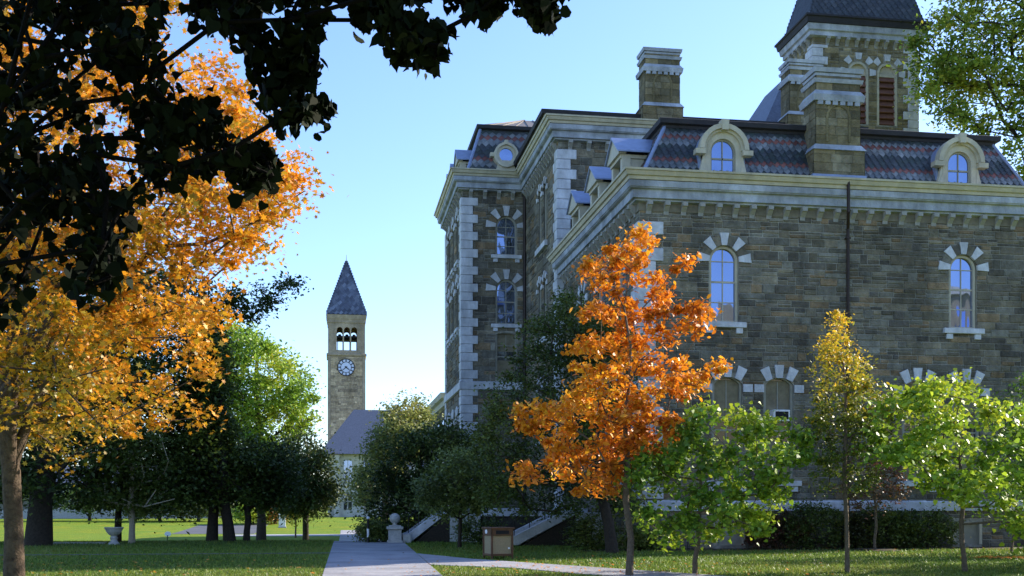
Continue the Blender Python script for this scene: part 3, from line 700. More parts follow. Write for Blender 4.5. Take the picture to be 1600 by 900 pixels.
# rain pipes
pp = MB(); xp = at(824, 0, Q0)[0]; pp.tube((A0 - .12, Q0 - .12, 0), (A0 - .12, Q0 - .12, ZP - .6), .09); pp.build('downpipe', MT['pipe'], hall)
pp = MB(); xd = 19.75
xu = xd - .22; pp.tube((xu, Y0 - .62, ZC - .3), (xu, Y0 - .62, ZC - .05), .07); pp.tube((xu, Y0 - .62, ZC - .28), (xu, Y0 - .62, 12.9), .065); pp.tube((xu, Y0 - .62, 12.9), (xd, Y0 - .13, 12.4), .065); pp.tube((xd, Y0 - .13, 12.4), (xd, Y0 - .13, .35), .065)
for z_ in (3, 6, 9, 12): pp.box((xd - .1, Y0 - .2, z_), (xd + .1, Y0 - .03, z_ + .06))
po = pp.build('downpipe', MT['pipe'], hall)
pb_ = MB(); pb_.tube((xd, Y0 - .13, .05), (xd, Y0 - .13, .36), .095, n=10); pb_.build('pipe_boot', MT['white'], po)

# --- square tower
tx0, tx1, ty0, ty1 = 28.3, 35.0, 63.2, 66.7; ZT = 30.7
TT = frame_T((tx0, ty0, 0), (1, 0, 0), (0, -1, 0)); TL_ = frame_T((tx0, ty0, 0), (0, 1, 0), (-1, 0, 0))
def tz(v, u=1385): return at(u, v, ty0)[2]
u1 = at(1386, 0, ty0)[0] - tx0; u0 = at(1341, 0, ty0)[0] - tx0
ht = [Hole(u1, .64, tz(196), tz(99) - .64), Hole(u0, .64, tz(196), tz(99) - .64)]
stone_wall(hall, 'tower_wall', (tx0, ty0, 0), (1, 0, 0), (0, -1, 0), tx1 - tx0, 10, ZT - 1.05, ht, pal=TANST, seed=31, ch=(.3, .5), cw=(.5, 1.3))
stone_wall(hall, 'tower_wall', (tx0, ty0, 0), (0, 1, 0), (-1, 0, 0), ty1 - ty0, 10, ZT - 1.05, [], pal=TANST, seed=32, ch=(.3, .5), cw=(.5, 1.3))
tb = MB(); tb.box((tx0 + .05, ty1 - .3, 0), (tx1, ty1, ZT - 1)); tb.box((tx1 - .3, ty0 + .05, 0), (tx1 - .002, ty1 - .02, ZT - 1)); tb.build('tower_rear_wall', MT['brick'], hall)
for h in ht:
    f = MB(); f.ring(h.path(-.13), h.path(0), -.22, .0, TT); f.face([TT(a_, b_, -.2) for a_, b_ in h.path(-.1) if b_ >= h.zs - .01]); f.box((h.uc - h.hw, h.zs - .16, -.2), (h.uc + h.hw, h.zs, -.1), lambda a, b, c: TT(a, b, c))
    o = f.build('louvred_opening', MT['cream'], hall)
    lv = MB(); z_ = h.z0 + .05
    while z_ < h.zs - .3:
        lv.prism([(-.05, z_), (-.02, z_ + .03), (-.19, z_ + .34), (-.22, z_ + .31)], h.uc - h.hw + .13, h.uc + h.hw - .13, lambda d, z, u: TT(u, z, d)); z_ += .37
    lv.face([TT(h.uc - h.hw, h.z0, -.225), TT(h.uc + h.hw, h.z0, -.225), TT(h.uc + h.hw, h.zs, -.225), TT(h.uc - h.hw, h.zs, -.225)])
    lv.build('louvres', MT['red'], o)
    s = MB()
    for k, a_ in enumerate((0, 45, 90, 135, 180) if h is ht[0] else (45, 90, 135, 180)):
        ta, tb_ = R(a_ - 11), R(a_ + 11); ra, rb = h.hw + .12, h.hw + .52
        s.prism([(h.uc + ra * math.cos(ta), h.zs + ra * math.sin(ta)), (h.uc + rb * math.cos(ta), h.zs + rb * math.sin(ta)), (h.uc + rb * math.cos(tb_), h.zs + rb * math.sin(tb_)), (h.uc + ra * math.cos(tb_), h.zs + ra * math.sin(tb_))], 0, .08, TT)
    s.build('arch_stones', MT['trim'], o)
quoins(hall, tx0, ty0, 10, ZT - 1.5); quoins(hall, tx1, ty0, 10, ZT - 1.5, -1, 1)
tcn = MB(); rect_sweep(tcn, tx0, tx1, ty0, ty1, [(.02, ZT - 1.1), (.3, ZT - 1.05), (.3, ZT - .8), (.42, ZT - .75), (.48, ZT - .42)]); tcn.build('cornice', MT['cornice'], hall)
tg = MB(); rect_sweep(tg, tx0, tx1, ty0, ty1, [(.45, ZT - .42), (.55, ZT - .4), (.62, ZT - .1), (.70, ZT - .05), (.70, ZT + .06), (.2, ZT + .12)]); tg.build('gutter', MT['darkroof'], hall)
brackets(hall, [(tx0 + .9 + k * .62, ty0, ZT - 1.06) for k in range(9)], 0, 1.001); brackets(hall, [(tx0, ty0 + .45 + k * .62, ZT - 1.06) for k in range(5)], -math.pi / 2, 1.001)
tr_ = MB(); pdk = lambda j, n_: DK[:2]
zz1 = ZT + 8; ins = 2.1
cs = [(tx0 - .3, ty0 - .3), (tx1 + .3, ty0 - .3), (tx1 + .3, ty1 + .3), (tx0 - .3, ty1 + .3)]; ct = [(tx0 + ins, ty0 + 1.4), (tx1 - ins, ty0 + 1.4), (tx1 - ins, ty1 - 1.4), (tx0 + ins, ty1 - 1.4)]
for k in range(4):
    slates(tr_, (*cs[k], ZT + .1), (*cs[(k + 1) % 4], ZT + .1), (*ct[k], zz1), (*ct[(k + 1) % 4], zz1), pdk, tw=.4, ex=.22, seed=40 + k)
tr_.face([(*c, zz1) for c in ct], (.05, .05, .07)); tr_.build('tower_roof', MT['slate'], hall)

# --- terrace and steps on the path side of the hall
def pt_(u, v, Y): return at(u, v, Y)
te = MB(); te.box((6.7, 49.2, 0), (11.2, 54.6, 1.18)); te.build('terrace_wall', MT['stone'], hall).data.attributes['tint'].data.foreach_set('color', np.tile([.07, .062, .05, 1], 6).astype('f'))
ts = MB(); ts.box((6.6, 49.1, 1.18), (11.3, 54.7, 1.52)); ts.build('terrace_coping', MT['trim'], hall)
def stair(name, label, xa, xb, y0_, y1_, H, n_, pier=False):
    root = empty(name); tag(root, label, 'steps')
    s = MB(); dx = (xb - xa) / n_; dz = H / n_
    for k in range(n_): s.box((xa + k * dx, y0_ + .35, 0), (xb, y1_ - .35, dz * (k + 1)))
    s.build('treads', MT['stonep'], root)
    for yy_ in (y0_, y1_ - .32):
        c = MB(); c.prism([(xa - .35, .02), (xa - .35, .32), (xa, .42), (xb, H + .32), (xb, H - .06), (xa + .1, .02)], yy_, yy_ + .32, lambda x, z, y: (x, y, z)); c.build('side_coping', MT['trim'], root, bevel=.015)
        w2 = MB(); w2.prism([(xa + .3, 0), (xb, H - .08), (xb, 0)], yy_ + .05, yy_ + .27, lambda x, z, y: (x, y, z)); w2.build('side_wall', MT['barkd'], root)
        r = MB(); r.tube((xa, yy_ + .16, 1.15), (xb, yy_ + .16, H + 1.0), .025)
        for q in np.linspace(0, 1, 5): r.tube((xa + (xb - xa) * q, yy_ + .16, .4 + H * q), (xa + (xb - xa) * q, yy_ + .16, 1.15 + (H - .15) * q), .018)
        r.build('railing', MT['iron'], root)
    rebase(root, ((xa + xb) / 2, (y0_ + y1_) / 2, 0)); return root
stair('stone_steps', 'stone steps with white sloping copings climbing behind the tan litter bin', 7.35, 9.9, 45.2, 47.4, 1.35, 8)
stair('stone_steps', 'stone steps with white sloping coping beside the ball-topped pier', 3.35, 5.2, 50.2, 52.4, 1.45, 8)
ld = MB(); ld.box((9.9, 45.2, 0), (11.35, 49.09, 1.35)); ld.build('landing', MT['stonep'], hall)
ld = MB(); ld.box((5.2, 50.2, 0), (6.59, 54.6, 1.45)); ld.build('terrace_end', MT['stonep'], hall)
pr = empty('gate_pier'); tag(pr, 'square grey stone pier topped with a pale stone ball beside the path', 'pier')
px_, py_ = 2.72, 49.9
s = MB(); s.box((px_ - .33, py_ - .33, -.1), (px_ + .33, py_ + .33, .12)); s.box((px_ - .28, py_ - .28, .12), (px_ + .28, py_ + .28, .60)); s.box((px_ - .36, py_ - .36, .60), (px_ + .36, py_ + .36, .72)); s.box((px_ - .26, py_ - .26, .72), (px_ + .26, py_ + .26, .78)); s.build('shaft', MT['stonep'], pr, bevel=.015)
s = MB(); s.lathe((px_, py_, .78), [(.0, 0), (.14, 0), (.09, .06), (.11, .09)] + [(.235 * math.sin(a_), .30 - .235 * math.cos(a_)) for a_ in np.linspace(.45, math.pi, 12)], 18); s.build('ball', MT['stonep'], pr, smooth=True)
s = MB(); s.box((px_ + .34, py_ - .2, -.05), (px_ + .70, py_ + .25, .38)); s.build('plinth', MT['stonep'], pr, bevel=.015)
rebase(pr, (px_, py_, 0))

# air conditioner in the lower window
ac = empty('air_conditioner'); tag(ac, 'white window air conditioner in the lower arched window left of the yellow tree', 'air conditioner')
zc_ = at(1217, 650, Y0)[2]; xc_ = at(1217, 650, Y0)[0]
s = MB(); s.box((xc_ - .33, Y0 - .30, zc_ - .22), (xc_ + .33, Y0 + .14, zc_ + .22)); s.build('case', MT['white'], ac, bevel=.02)
s = MB(); s.box((xc_ - .26, Y0 - .312, zc_ - .15), (xc_ + .26, Y0 - .303, zc_ + .15)); s.build('grille', MT['dark'], ac); rebase(ac, (xc_, Y0 - .1, zc_ - .22))

# ---------------------------------------------------------------- farther hall along the path
fh = empty('far_hall'); tag(fh, 'low stone hall with cream cornice just past the corner of the big hall', 'building')
s = MB(); s.box((9.0, 88, -.5), (24, 112, 9.6), None, (.14, .125, .09)); s.build('wall', MT['stone'], fh)
s = MB(); rect_sweep(s, 9, 24, 88, 112, [(0, 9.5), (.3, 9.6), (.35, 10.0), (.6, 10.1), (.7, 10.5), (.1, 10.55)]); s.build('cornice', MT['limestone'], fh)
s = MB(); rect_sweep(s, 9, 24, 88, 112, [(.1, 10.5), (-2, 12.4), (-6, 12.9)]); s.build('roof', MT['slatep'], fh)
for y in (91, 95, 99, 103, 107):
    s = MB(); s.box((8.93, y, 3), (8.98, y + 1.2, 5.4)); o = s.build('window', MT['glass'], fh); s = MB(); s.box((8.9, y - .2, 5.4), (9.0, y + 1.4, 5.8)); s.build('lintel', MT['trim'], o)
    s = MB(); s.box((8.93, y, 6.6), (8.98, y + 1.2, 8.6)); s.build('window', MT['glass'], fh)
rebase(fh, (16, 100, 0))

# ---------------------------------------------------------------- clock tower
ck = empty('clock_tower'); tag(ck, 'tall tan clock tower with three belfry arches and pointed slate spire', 'tower')
cy_ = 216.; cx0, cx1 = at(512.5, 0, cy_)[0], at(570.5, 0, cy_)[0]; cw_ = cx1 - cx0
def cz(v): return at(542, v, cy_)[2]
zb1, zb2 = cz(553), cz(492)
TC = frame_T((cx0, cy_, 0), (1, 0, 0), (0, -1, 0))
s = MB(); s.box((cx0, cy_, -1), (cx1, cy_ + cw_, zb1)); 
for sx in (cx0 - .06, cx1 - .5): s.box((sx, cy_ - .08, -1), (sx + .56, cy_ + .5, zb1 - .02))
s.build('shaft', MT['tower'], ck)
TWS = [(.40, .31, .20), (.46, .36, .23), (.52, .41, .27), (.36, .28, .19), (.43, .33, .21)]
stone_wall(ck, 'shaft_masonry', (cx0 + .5, cy_ - .02, 0), (1, 0, 0), (0, -1, 0), cw_ - 1.0, 4, zb1 - .6, [], pal=TWS, seed=71, ch=(.45, .8), cw=(.7, 1.7))
hw_ = cw_ / 58 * 4.6
for q, (p_, U_, N_) in enumerate((((cx0, cy_, 0), (1, 0, 0), (0, -1, 0)), ((cx0, cy_ + cw_, 0), (1, 0, 0), (0, 1, 0)), ((cx0, cy_, 0), (0, 1, 0), (-1, 0, 0)), ((cx1, cy_, 0), (0, 1, 0), (1, 0, 0)))):
    hs_ = [Hole(cw_ * k, hw_, cz(547), cz(511) - hw_, n=8) for k in (.315, .51, .705)]
    stone_wall(ck, 'belfry_wall', p_, U_, N_, cw_, zb1, zb2, hs_, stones=False, reveal=.6, wmat=MT['tower']).data.attributes['tint']
s = MB(); rect_sweep(s, cx0, cx1, cy_, cy_ + cw_, [(0, zb1 - .5), (.28, zb1 - .3), (.28, zb1), (0, zb1 + .15)]); s.build('belt_course', MT['tower'], ck); s = MB(); rect_sweep(s, cx0, cx1, cy_, cy_ + cw_, [(0, zb2 - 1.6), (.12, zb2 - 1.5), (.12, zb2 - .9), (.2, zb2 - .8), (.32, zb2)]); s.build('eaves_course', MT['tower'], ck)
s = MB(); s.box((cx0 + .7, cy_ + .7, cz(527)), (cx1 - .7, cy_ + cw_ - .7, cz(524)))
for k in (.315, .51, .705): s.lathe((cx0 + cw_ * k, cy_ + 1.6, cz(528)), [(0, .9), (.25, .9), (.4, .5), (.55, 0), (.6, -.1)], 10)
for k in (.25, .41, .6, .76): s.box((cx0 + cw_ * k, cy_ + .25, cz(547)), (cx0 + cw_ * k + .14, cy_ + .35, cz(530)))
s.build('bells', MT['dark'], ck)
s = MB(); ap = (cx0 + cw_ / 2, cy_ + cw_ / 2, cz(400)); e = .35
cc = [(cx0 - e, cy_ - e), (cx1 + e, cy_ - e), (cx1 + e, cy_ + cw_ + e), (cx0 - e, cy_ + cw_ + e)]
for k in range(4):
    a_, b_ = Vector((*cc[k], zb2)), Vector((*cc[(k + 1) % 4], zb2)); tp = Vector(ap)
    slates(s, a_, b_, a_ + (tp - a_) * .985, b_ + (tp - b_) * .985, lambda j, n_: [(.10, .115, .17), (.15, .17, .24), (.075, .085, .13)], tw=.9, ex=.55, seed=60 + k)
s.build('spire', MT['slate'], ck)
s = MB(); s.tube((ap[0], ap[1], ap[2] - 1), (ap[0], ap[1], cz(392)), .09, .03); s.build('finial', MT['iron'], ck)
xk, zk, rk = cx0 + cw_ * .485, cz(574), cw_ / 58 * 13.2
TK = frame_T((xk, cy_, zk), (1, 0, 0), (0, -1, 0))
s = MB(); n_ = 32; s.face([TK(rk * math.cos(2 * math.pi * k / n_), rk * math.sin(2 * math.pi * k / n_), .12) for k in range(n_)]); ckf = s.build('clock_face', MT['clock'], ck)
s = MB()
def cir(r): return [(r * math.cos(2 * math.pi * k / n_), r * math.sin(2 * math.pi * k / n_)) for k in range(n_ + 1)]
s.ring(cir(rk * .95), cir(rk * 1.04), .0, .2, TK); s.ring(cir(rk * .60), cir(rk * .66), .12, .15, TK)
for k in range(12):
    t_ = 2 * math.pi * k / 12; c_1, s_1 = math.cos(t_), math.sin(t_)
    P4 = [(rk * .66, -.09), (rk * .95, -.09), (rk * .95, .09), (rk * .66, .09)]
    s.prism([(a_ * c_1 - b_ * s_1, a_ * s_1 + b_ * c_1) for a_, b_ in P4], .12, .16, TK)
s.build('hour_marks', MT['iron'], ckf)
s = MB()
for ang, ln, wd in ((R(-38), rk * .6, .11), (R(-140), rk * .82, .08)):
    c_1, s_1 = math.cos(ang), math.sin(ang)
    s.prism([(a_ * c_1 - b_ * s_1, a_ * s_1 + b_ * c_1) for a_, b_ in ((-rk * .15, -wd), (ln, -wd * .4), (ln, wd * .4), (-rk * .15, wd))], .16, .2, TK)
s.build('clock_hands', MT['iron'], ckf)
rebase(ck, (cx0 + cw_ / 2, cy_ + cw_ / 2, -1))

# library with hipped slate roof below the tower
lb = empty('library'); tag(lb, 'cream stone building with large hipped blue slate roof below the clock tower', 'building')
ly = 185.; lx0 = at(512, 0, ly)[0]; lx1 = lx0 + 62; ze, zr = at(540, 706, ly)[2], at(552, 640, ly + 9)[2]
s = MB(); s.box((lx0, ly, -1), (lx1, ly + 18, ze)); s.build('wall', MT['limestone'], lb)
s = MB(); e = 1.4; xr = at(553, 0, ly + 9)[0]
E = [(lx0 - e, ly - e, ze - .4), (lx1, ly - e, ze - .4), (lx1, ly + 18 + e, ze - .4), (lx0 - e, ly + 18 + e, ze - .4)]; Rg = [(xr, ly + 9, zr), (lx1, ly + 9, zr)]
s.face([E[0], E[1], Rg[1], Rg[0]], (.10, .115, .17)); s.face([E[2], E[3], Rg[0], Rg[1]], (.1, .115, .17)); s.face([E[3], E[0], Rg[0]], (.1, .115, .17)); s.face(E[::-1], (.1, .1, .1)); s.build('roof', MT['slatep'], lb)
for k in range(9):
    xw_ = lx0 + 2.6 + k * 3.2
    for z0_, z1_ in ((1.0, 3.6), (5.2, 9)):
        s = MB(); s.box((xw_, ly - .06, z0_), (xw_ + 1.3, ly - .01, z1_)); o = s.build('window', MT['glass'], lb)
        s = MB(); s.box((xw_ + .6, ly - .1, z0_), (xw_ + .7, ly - .065, z1_)); s.box((xw_, ly - .1, (z0_ + z1_) / 2), (xw_ + 1.3, ly - .064, (z0_ + z1_) / 2 + .1)); s.build('mullion', MT['limestone'], o)
s = MB(); s.box((lx0 + 1.0, ly - .9, -1), (lx0 + 1.9, ly - .01, ze - .5)); s.build('buttress', MT['limestone'], lb)
rebase(lb, (lx0 + 31, ly + 9, -1))

# low white building at the far left
wb = empty('low_building'); tag(wb, 'low pale building with white pillars behind the lawn at far left', 'building')
wy = 168.; wx0, wx1 = at(-60, 0, wy)[0], at(330, 0, wy)[0]
s = MB(); s.box((wx0, wy + 3, -.5), (wx1, wy + 16, 4.4)); s.build('wall', MT['creamd'], wb)
s = MB(); s.box((wx0 - 1, wy - .6, 4.4), (wx1 + 1, wy + 17, 4.9)); s.prism([(wy - 1, 4.9), (wy + 17, 4.9), (wy + 8, 7.6)], wx0 - 1, wx1 + 1, lambda y, z, x: (x, y, z)); s.build('roof', MT['slatep'], wb)
s = MB(); s.box((wx0, wy - .3, -.5), (wx1, wy + .2, 1.1)); s.build('parapet', MT['stonep'], wb)
x = wx0 + .5
while x < wx1 - 1:
    s = MB(); s.box((x, wy - .35, 1.1), (x + .7, wy + .3, 4.4)); s.build('pillar', MT['limestone'], wb)
    s = MB(); s.box((x + 1.2, wy + 2.9, 1.2), (x + 2.8, wy + 2.96, 3.8)); s.build('window', MT['glass'], wb); x += 3.4
rebase(wb, ((wx0 + wx1) / 2, wy + 6, 0))

# tan building behind the photographer, seen in the window glass
bb_ = empty('brick_hall'); tag(bb_, 'sunlit tan building mirrored in the glass of the right upper window', 'building')
s = MB(); s.box((34, -40, 0), (54, -26.3, 21.8)); s.build('wing_wall', MT['brick'], bb_); s = MB(); s.box((54, -41, 0), (90, -26, 23)); s.build('wall', MT['brick'], bb_); s = MB(); s.box((53.5, -41.5, 23), (90.5, -25.5, 24)); s.build('cornice', MT['limestone'], bb_)
for i in range(7):
    for j in range(5):
        s = MB(); s.box((55.5 + i * 4.8, -25.98, 1.5 + j * 4.4), (57.4 + i * 4.8, -25.94, 4.2 + j * 4.4)); s.build('window', MT['glass'], bb_)
rebase(bb_, (68, -33, 0))
# ---------------------------------------------------------------- foliage
def inpoly(poly, u, v):
    n_ = len(poly); ins = np.zeros(len(u), bool); j = n_ - 1
    for i in range(n_):
        (xi, yi), (xj, yj) = poly[i], poly[j]
        cnd = ((yi > v) != (yj > v)) & (u < (xj - xi) * (v - yi) / ((yj - yi) or 1e-9) + xi); ins ^= cnd; j = i
    return ins
def sample_outline(poly, Y, D, n_, g, uc=None):
    """n points inside a crown whose silhouette is the outline at distance Y, spread in depth like a round crown"""
    P = np.array(poly, float); lo, hi = P.min(0), P.max(0); out = []
    c = (lo[0] + hi[0]) / 2 if uc is None else uc; ru = max(hi[0] - c, c - lo[0])
    while len(out) < n_:
        u = g.uniform(lo[0], hi[0], 4 * n_); v = g.uniform(lo[1], hi[1], 4 * n_); k = inpoly(poly, u, v)
        for a, b in zip(u[k], v[k]):
            dd = D * math.sqrt(max(.12, 1 - ((a - c) / ru) ** 2)) * g.uniform(-1, 1)
            yy_ = Y + dd; x, y, z = at(a, b, Y)
            # keep true size: shift sideways/up only as perspective asks
            s_ = yy_ / Y; out.append((x * s_, yy_, EYE + (z - EYE) * s_))
            if len(out) >= n_: break
    return np.array(out)
def grow(base, trunk, ends, g, rmin=.008, r0=.15, lift=.25, stems=()):
    """branch graph: every foliage clump hangs on the nearest lower wood; returns segments with pipe-model radii"""
    nodes = [np.array(p, float) for p in trunk]; par = [-1] + list(range(len(trunk) - 1)); ntr = len(trunk)
    first = max(1, int(ntr * .4))
    for k0, tp in stems:
        prev = k0; a0 = nodes[k0]
        for s_ in range(1, 8):
            t = s_ / 7; q = a0 + (np.array(tp) - a0) * t; q[2] += math.sin(math.pi * t) * .35; nodes.append(q + g.normal(0, .04, 3)); par.append(prev); prev = len(nodes) - 1
    ntr = len(nodes)
    ends = np.array(ends); d0 = np.min(np.linalg.norm(ends[:, None] - np.array(trunk)[None, first:], axis=2), axis=1)
    for i in np.argsort(d0):
        e = ends[i]; N = np.array(nodes); d = e - N; dist = np.linalg.norm(d, axis=1)
        pen = np.where(d[:, 2] < -.02 * dist, 1.5, 1.0) * (dist + .3); pen[:first] = 1e9
        k = int(np.argmin(pen)); p = N[k]; L_ = dist[k]
        m_ = max(1, int(L_ / .7)) if L_ < 6 else 8
        prev = k; off = g.normal(0, .07 * L_ / m_, (m_, 3))
        for s_ in range(1, m_ + 1):
            t = s_ / m_; q = p + (e - p) * t; q = q + np.array([0, 0, 1.]) * math.sin(math.pi * t) * L_ * .06 * lift * 4
            if s_ < m_: q = q + off[s_]
            nodes.append(q); par.append(prev); prev = len(nodes) - 1
    cnt = np.zeros(len(nodes)); haschild = set(par)
    for i in range(len(nodes)):
        if i not in haschild: cnt[i] = 1
    for i in range(len(nodes) - 1, 0, -1):
        if par[i] >= 0: cnt[par[i]] += cnt[i]
    tot = cnt[0]; rad = np.maximum(rmin, r0 * (cnt / tot) ** .52)
    return np.array(nodes), par, rad
def wood_mesh(name, nodes, par, rad, mat, parent, r_base, flare=1.25):
    V = []; Fc = []; ring_of = {}
    big = rad.max()
    for i in range(len(nodes)):
        p = par[i]
        if p < 0: continue
        a, b = nodes[p], nodes[i]; d = b - a; L_ = np.linalg.norm(d)
        if L_ < 1e-5: continue
        d = d / L_; x = np.cross(d, [0, 0, 1.] if abs(d[2]) < .9 else [1., 0, 0]); x /= np.linalg.norm(x); y = np.cross(d, x)
        ra, rb = min(rad[p], rad[i] * 1.35), rad[i]
        if p == 0: ra = rad[0] * flare
        n_ = 10 if rb > .08 else (6 if rb > .02 else 4)
        t = np.arange(n_) * 2 * math.pi / n_; c, s_ = np.cos(t)[:, None], np.sin(t)[:, None]
        o = len(V); V.extend((a + ra * (c * x + s_ * y)).tolist()); V.extend((b + d * rb * .3 + rb * (c * x + s_ * y)).tolist())
        for k in range(n_): Fc.append((o + k, o + (k + 1) % n_, o + n_ + (k + 1) % n_, o + n_ + k))
    me = bpy.data.meshes.new(name); me.from_pydata(V, [], Fc); me.materials.append(mat)
    for p_ in me.polygons: p_.use_smooth = True
    o = bpy.data.objects.new(name, me); C.objects.link(o); o.parent = parent; return o
SHAPES = {
    'oval': np.array([(0, -.5), (.26, -.12), (.2, .25), (0, .5), (-.2, .25), (-.26, -.12)]),
    'diamond': np.array([(0, -.5), (.30, 0), (0, .5), (-.30, 0)]),
    'heart': np.array([(0, -.42), (.3, -.48), (.47, -.2), (.36, .15), (.12, .4), (0, .62), (-.12, .4), (-.36, .15), (-.47, -.2), (-.3, -.48)]),
    'maple': np.array([(0, -.45), (.12, -.2), (.45, -.25), (.25, .02), (.42, .3), (.12, .22), (0, .55), (-.12, .22), (-.42, .3), (-.25, .02), (-.45, -.25), (-.12, -.2)]),
}
def leaf_mesh(name, pos, size, cols, mat, parent, g, shape='diamond', up=.5, droop=0., curl=.12):
    n_ = len(pos); sh = SHAPES[shape]; k = len(sh)
    nr = g.normal(0, 1, (n_, 3)); nr[:, 2] = np.abs(nr[:, 2]) + up; nr /= np.linalg.norm(nr, axis=1, keepdims=True)
    a = g.normal(0, 1, (n_, 3)); a[:, 2] -= droop; a -= nr * (a * nr).sum(1, keepdims=True); a /= np.linalg.norm(a, axis=1, keepdims=True)
    b = np.cross(nr, a); sz = size * g.uniform(.5, 1.35, n_)
    V = pos[:, None, :] + sz[:, None, None] * (sh[None, :, 0, None] * b[:, None, :] + sh[None, :, 1, None] * a[:, None, :] + (curl * (np.abs(sh[:, 0]) * 1.6 - (sh[:, 1]) ** 2))[None, :, None] * nr[:, None, :])
    me = bpy.data.meshes.new(name); me.vertices.add(n_ * k); me.vertices.foreach_set('co', V.astype('f').ravel())
    me.loops.add(n_ * k); me.loops.foreach_set('vertex_index', np.arange(n_ * k, dtype=np.int32))
    me.polygons.add(n_); me.polygons.foreach_set('loop_start', np.arange(0, n_ * k, k, dtype=np.int32)); me.polygons.foreach_set('loop_total', np.full(n_, k, dtype=np.int32))
    me.update(calc_edges=True)
    at_ = me.attributes.new('tint', 'FLOAT_COLOR', 'FACE'); at_.data.foreach_set('color', np.concatenate([cols, np.ones((n_, 1))], 1).astype('f').ravel())
    me.materials.append(mat); o = bpy.data.objects.new(name, me); C.objects.link(o); o.parent = parent
    return o
def palette(ws, g, P, field=None, spread=1.1):
    """ws: list of colours; each leaf takes a colour by a smooth field over the crown plus chance"""
    ws = np.array(ws, float); n_ = len(P)
    f = (np.sin(P[:, 0] * 1.3 + 1) + np.sin(P[:, 1] * 1.1 + 2.3) + np.sin(P[:, 2] * 1.6 + .5)) / 6 + .5
    if field is not None: f = field(P) * .75 + f * .25
    x = np.clip(f + g.normal(0, .16 * spread, n_), 0, .999) * (len(ws) - 1)
    i = np.clip(x.astype(int), 0, len(ws) - 2); fr = (x - i)[:, None]
    c = ws[i] * (1 - fr) + ws[i + 1] * fr
    return np.clip(c * g.uniform(.7, 1.3, (n_, 1)), 0, .95)
def tree(name, label, cat, base, ends, r0, n_leaves, lsize, cols, trunk_top=None, mat='leaf', bark='bark', group=None, seed=1, shape='diamond', sig=.3,
         field=None, up=.5, droop=0., fork=None, spread=1.1, stems=(), lift=.25):
    g = np.random.default_rng(seed); root = empty(name); tag(root, label, cat, group)
    base = np.array(base, float); ends = np.array(ends); c = ends.mean(0)
    top = np.array(trunk_top if trunk_top is not None else (c[0] * .7 + base[0] * .3, c[1], np.percentile(ends[:, 2], 85)), float)
    nt_ = 9; tr = []
    for k in range(nt_):
        t = k / (nt_ - 1); q = base + (top - base) * t; q = q + np.append(g.normal(0, .02 * (top[2] - base[2]) * .5 * min(1, t * 3) * (t < 1), 2), 0); tr.append(q)
    nodes, par, rad = grow(base, tr, ends, g, r0=r0, rmin=max(.006, lsize * .05), lift=lift, stems=stems)
    # the trunk itself keeps its girth to the first forks
    for k in range(nt_): rad[k] = max(rad[k], r0 * (1 - .85 * (k / (nt_ - 1)) ** (.8 if stems else 1.2)) * .95)
    for j_ in range(7 * len(stems)): rad[nt_ + j_] = max(rad[nt_ + j_], r0 * .55 * (1 - .11 * (j_ % 7)))
    wood_mesh('trunk', nodes, par, rad, MT[bark], root, r0)
    idx = g.integers(0, len(ends), n_leaves); per = g.uniform(.5, 1.5, len(ends))
    P = ends[idx] + g.normal(0, 1, (n_leaves, 3)) * sig * per[idx][:, None] * np.array([1, 1, .72])
    leaf_mesh('crown', P, lsize, palette(cols, g, P, field, spread), MT[mat], root, g, shape, up, droop)
    rebase(root, base); return root

g0 = np.random.default_rng(5); g1 = np.random.default_rng(15)
GREEN = [(.035, .075, .015), (.06, .12, .02), (.09, .16, .025), (.14, .20, .03)]
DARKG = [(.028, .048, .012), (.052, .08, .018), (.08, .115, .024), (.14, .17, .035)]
YGREEN = [(.09, .19, .02), (.17, .30, .025), (.30, .42, .03), (.50, .52, .04)]
ORANGE = [(.30, .075, .012), (.55, .16, .015), (.70, .25, .02), (.80, .38, .03)]

def gpt(u, Y): x = Y * ratio(u); return (x, Y, float(gz(x, Y)) - .05)

# big orange maple at the left
mp = [(-120, -90), (330, -90), (300, 20), (255, 60), (275, 110), (330, 85), (350, 140), (395, 165), (420, 235), (485, 285), (440, 330), (410, 395), (345, 420), (360, 470), (345, 520), (335, 600), (328, 650), (290, 675), (225, 660), (170, 690), (110, 715), (60, 690), (0, 660), (-120, 640)]
Ym = 22.
e1 = sample_outline(mp, Ym, 4.0, 460, g0, 60)
e2 = sample_outline([(230, 150), (340, 90), (490, 285), (400, 400), (330, 420)], Ym, 1.5, 60, g0)
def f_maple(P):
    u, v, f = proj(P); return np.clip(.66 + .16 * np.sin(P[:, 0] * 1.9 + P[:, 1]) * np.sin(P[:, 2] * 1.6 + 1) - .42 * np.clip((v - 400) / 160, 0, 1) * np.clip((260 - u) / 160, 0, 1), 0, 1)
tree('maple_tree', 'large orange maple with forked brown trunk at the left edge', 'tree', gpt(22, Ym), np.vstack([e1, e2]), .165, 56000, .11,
     [(.16, .14, .02), (.34, .25, .02), (.56, .30, .018), (.72, .27, .018), (.82, .36, .025)], trunk_top=at(15, 120, Ym), stems=[(2, at(160, 380, Ym + .8)), (2, at(60, 250, Ym - 1.)), (3, at(260, 260, Ym - .6))], bark='barkm', seed=3, shape='maple', sig=.21, field=f_maple, droop=.6, spread=1.5)

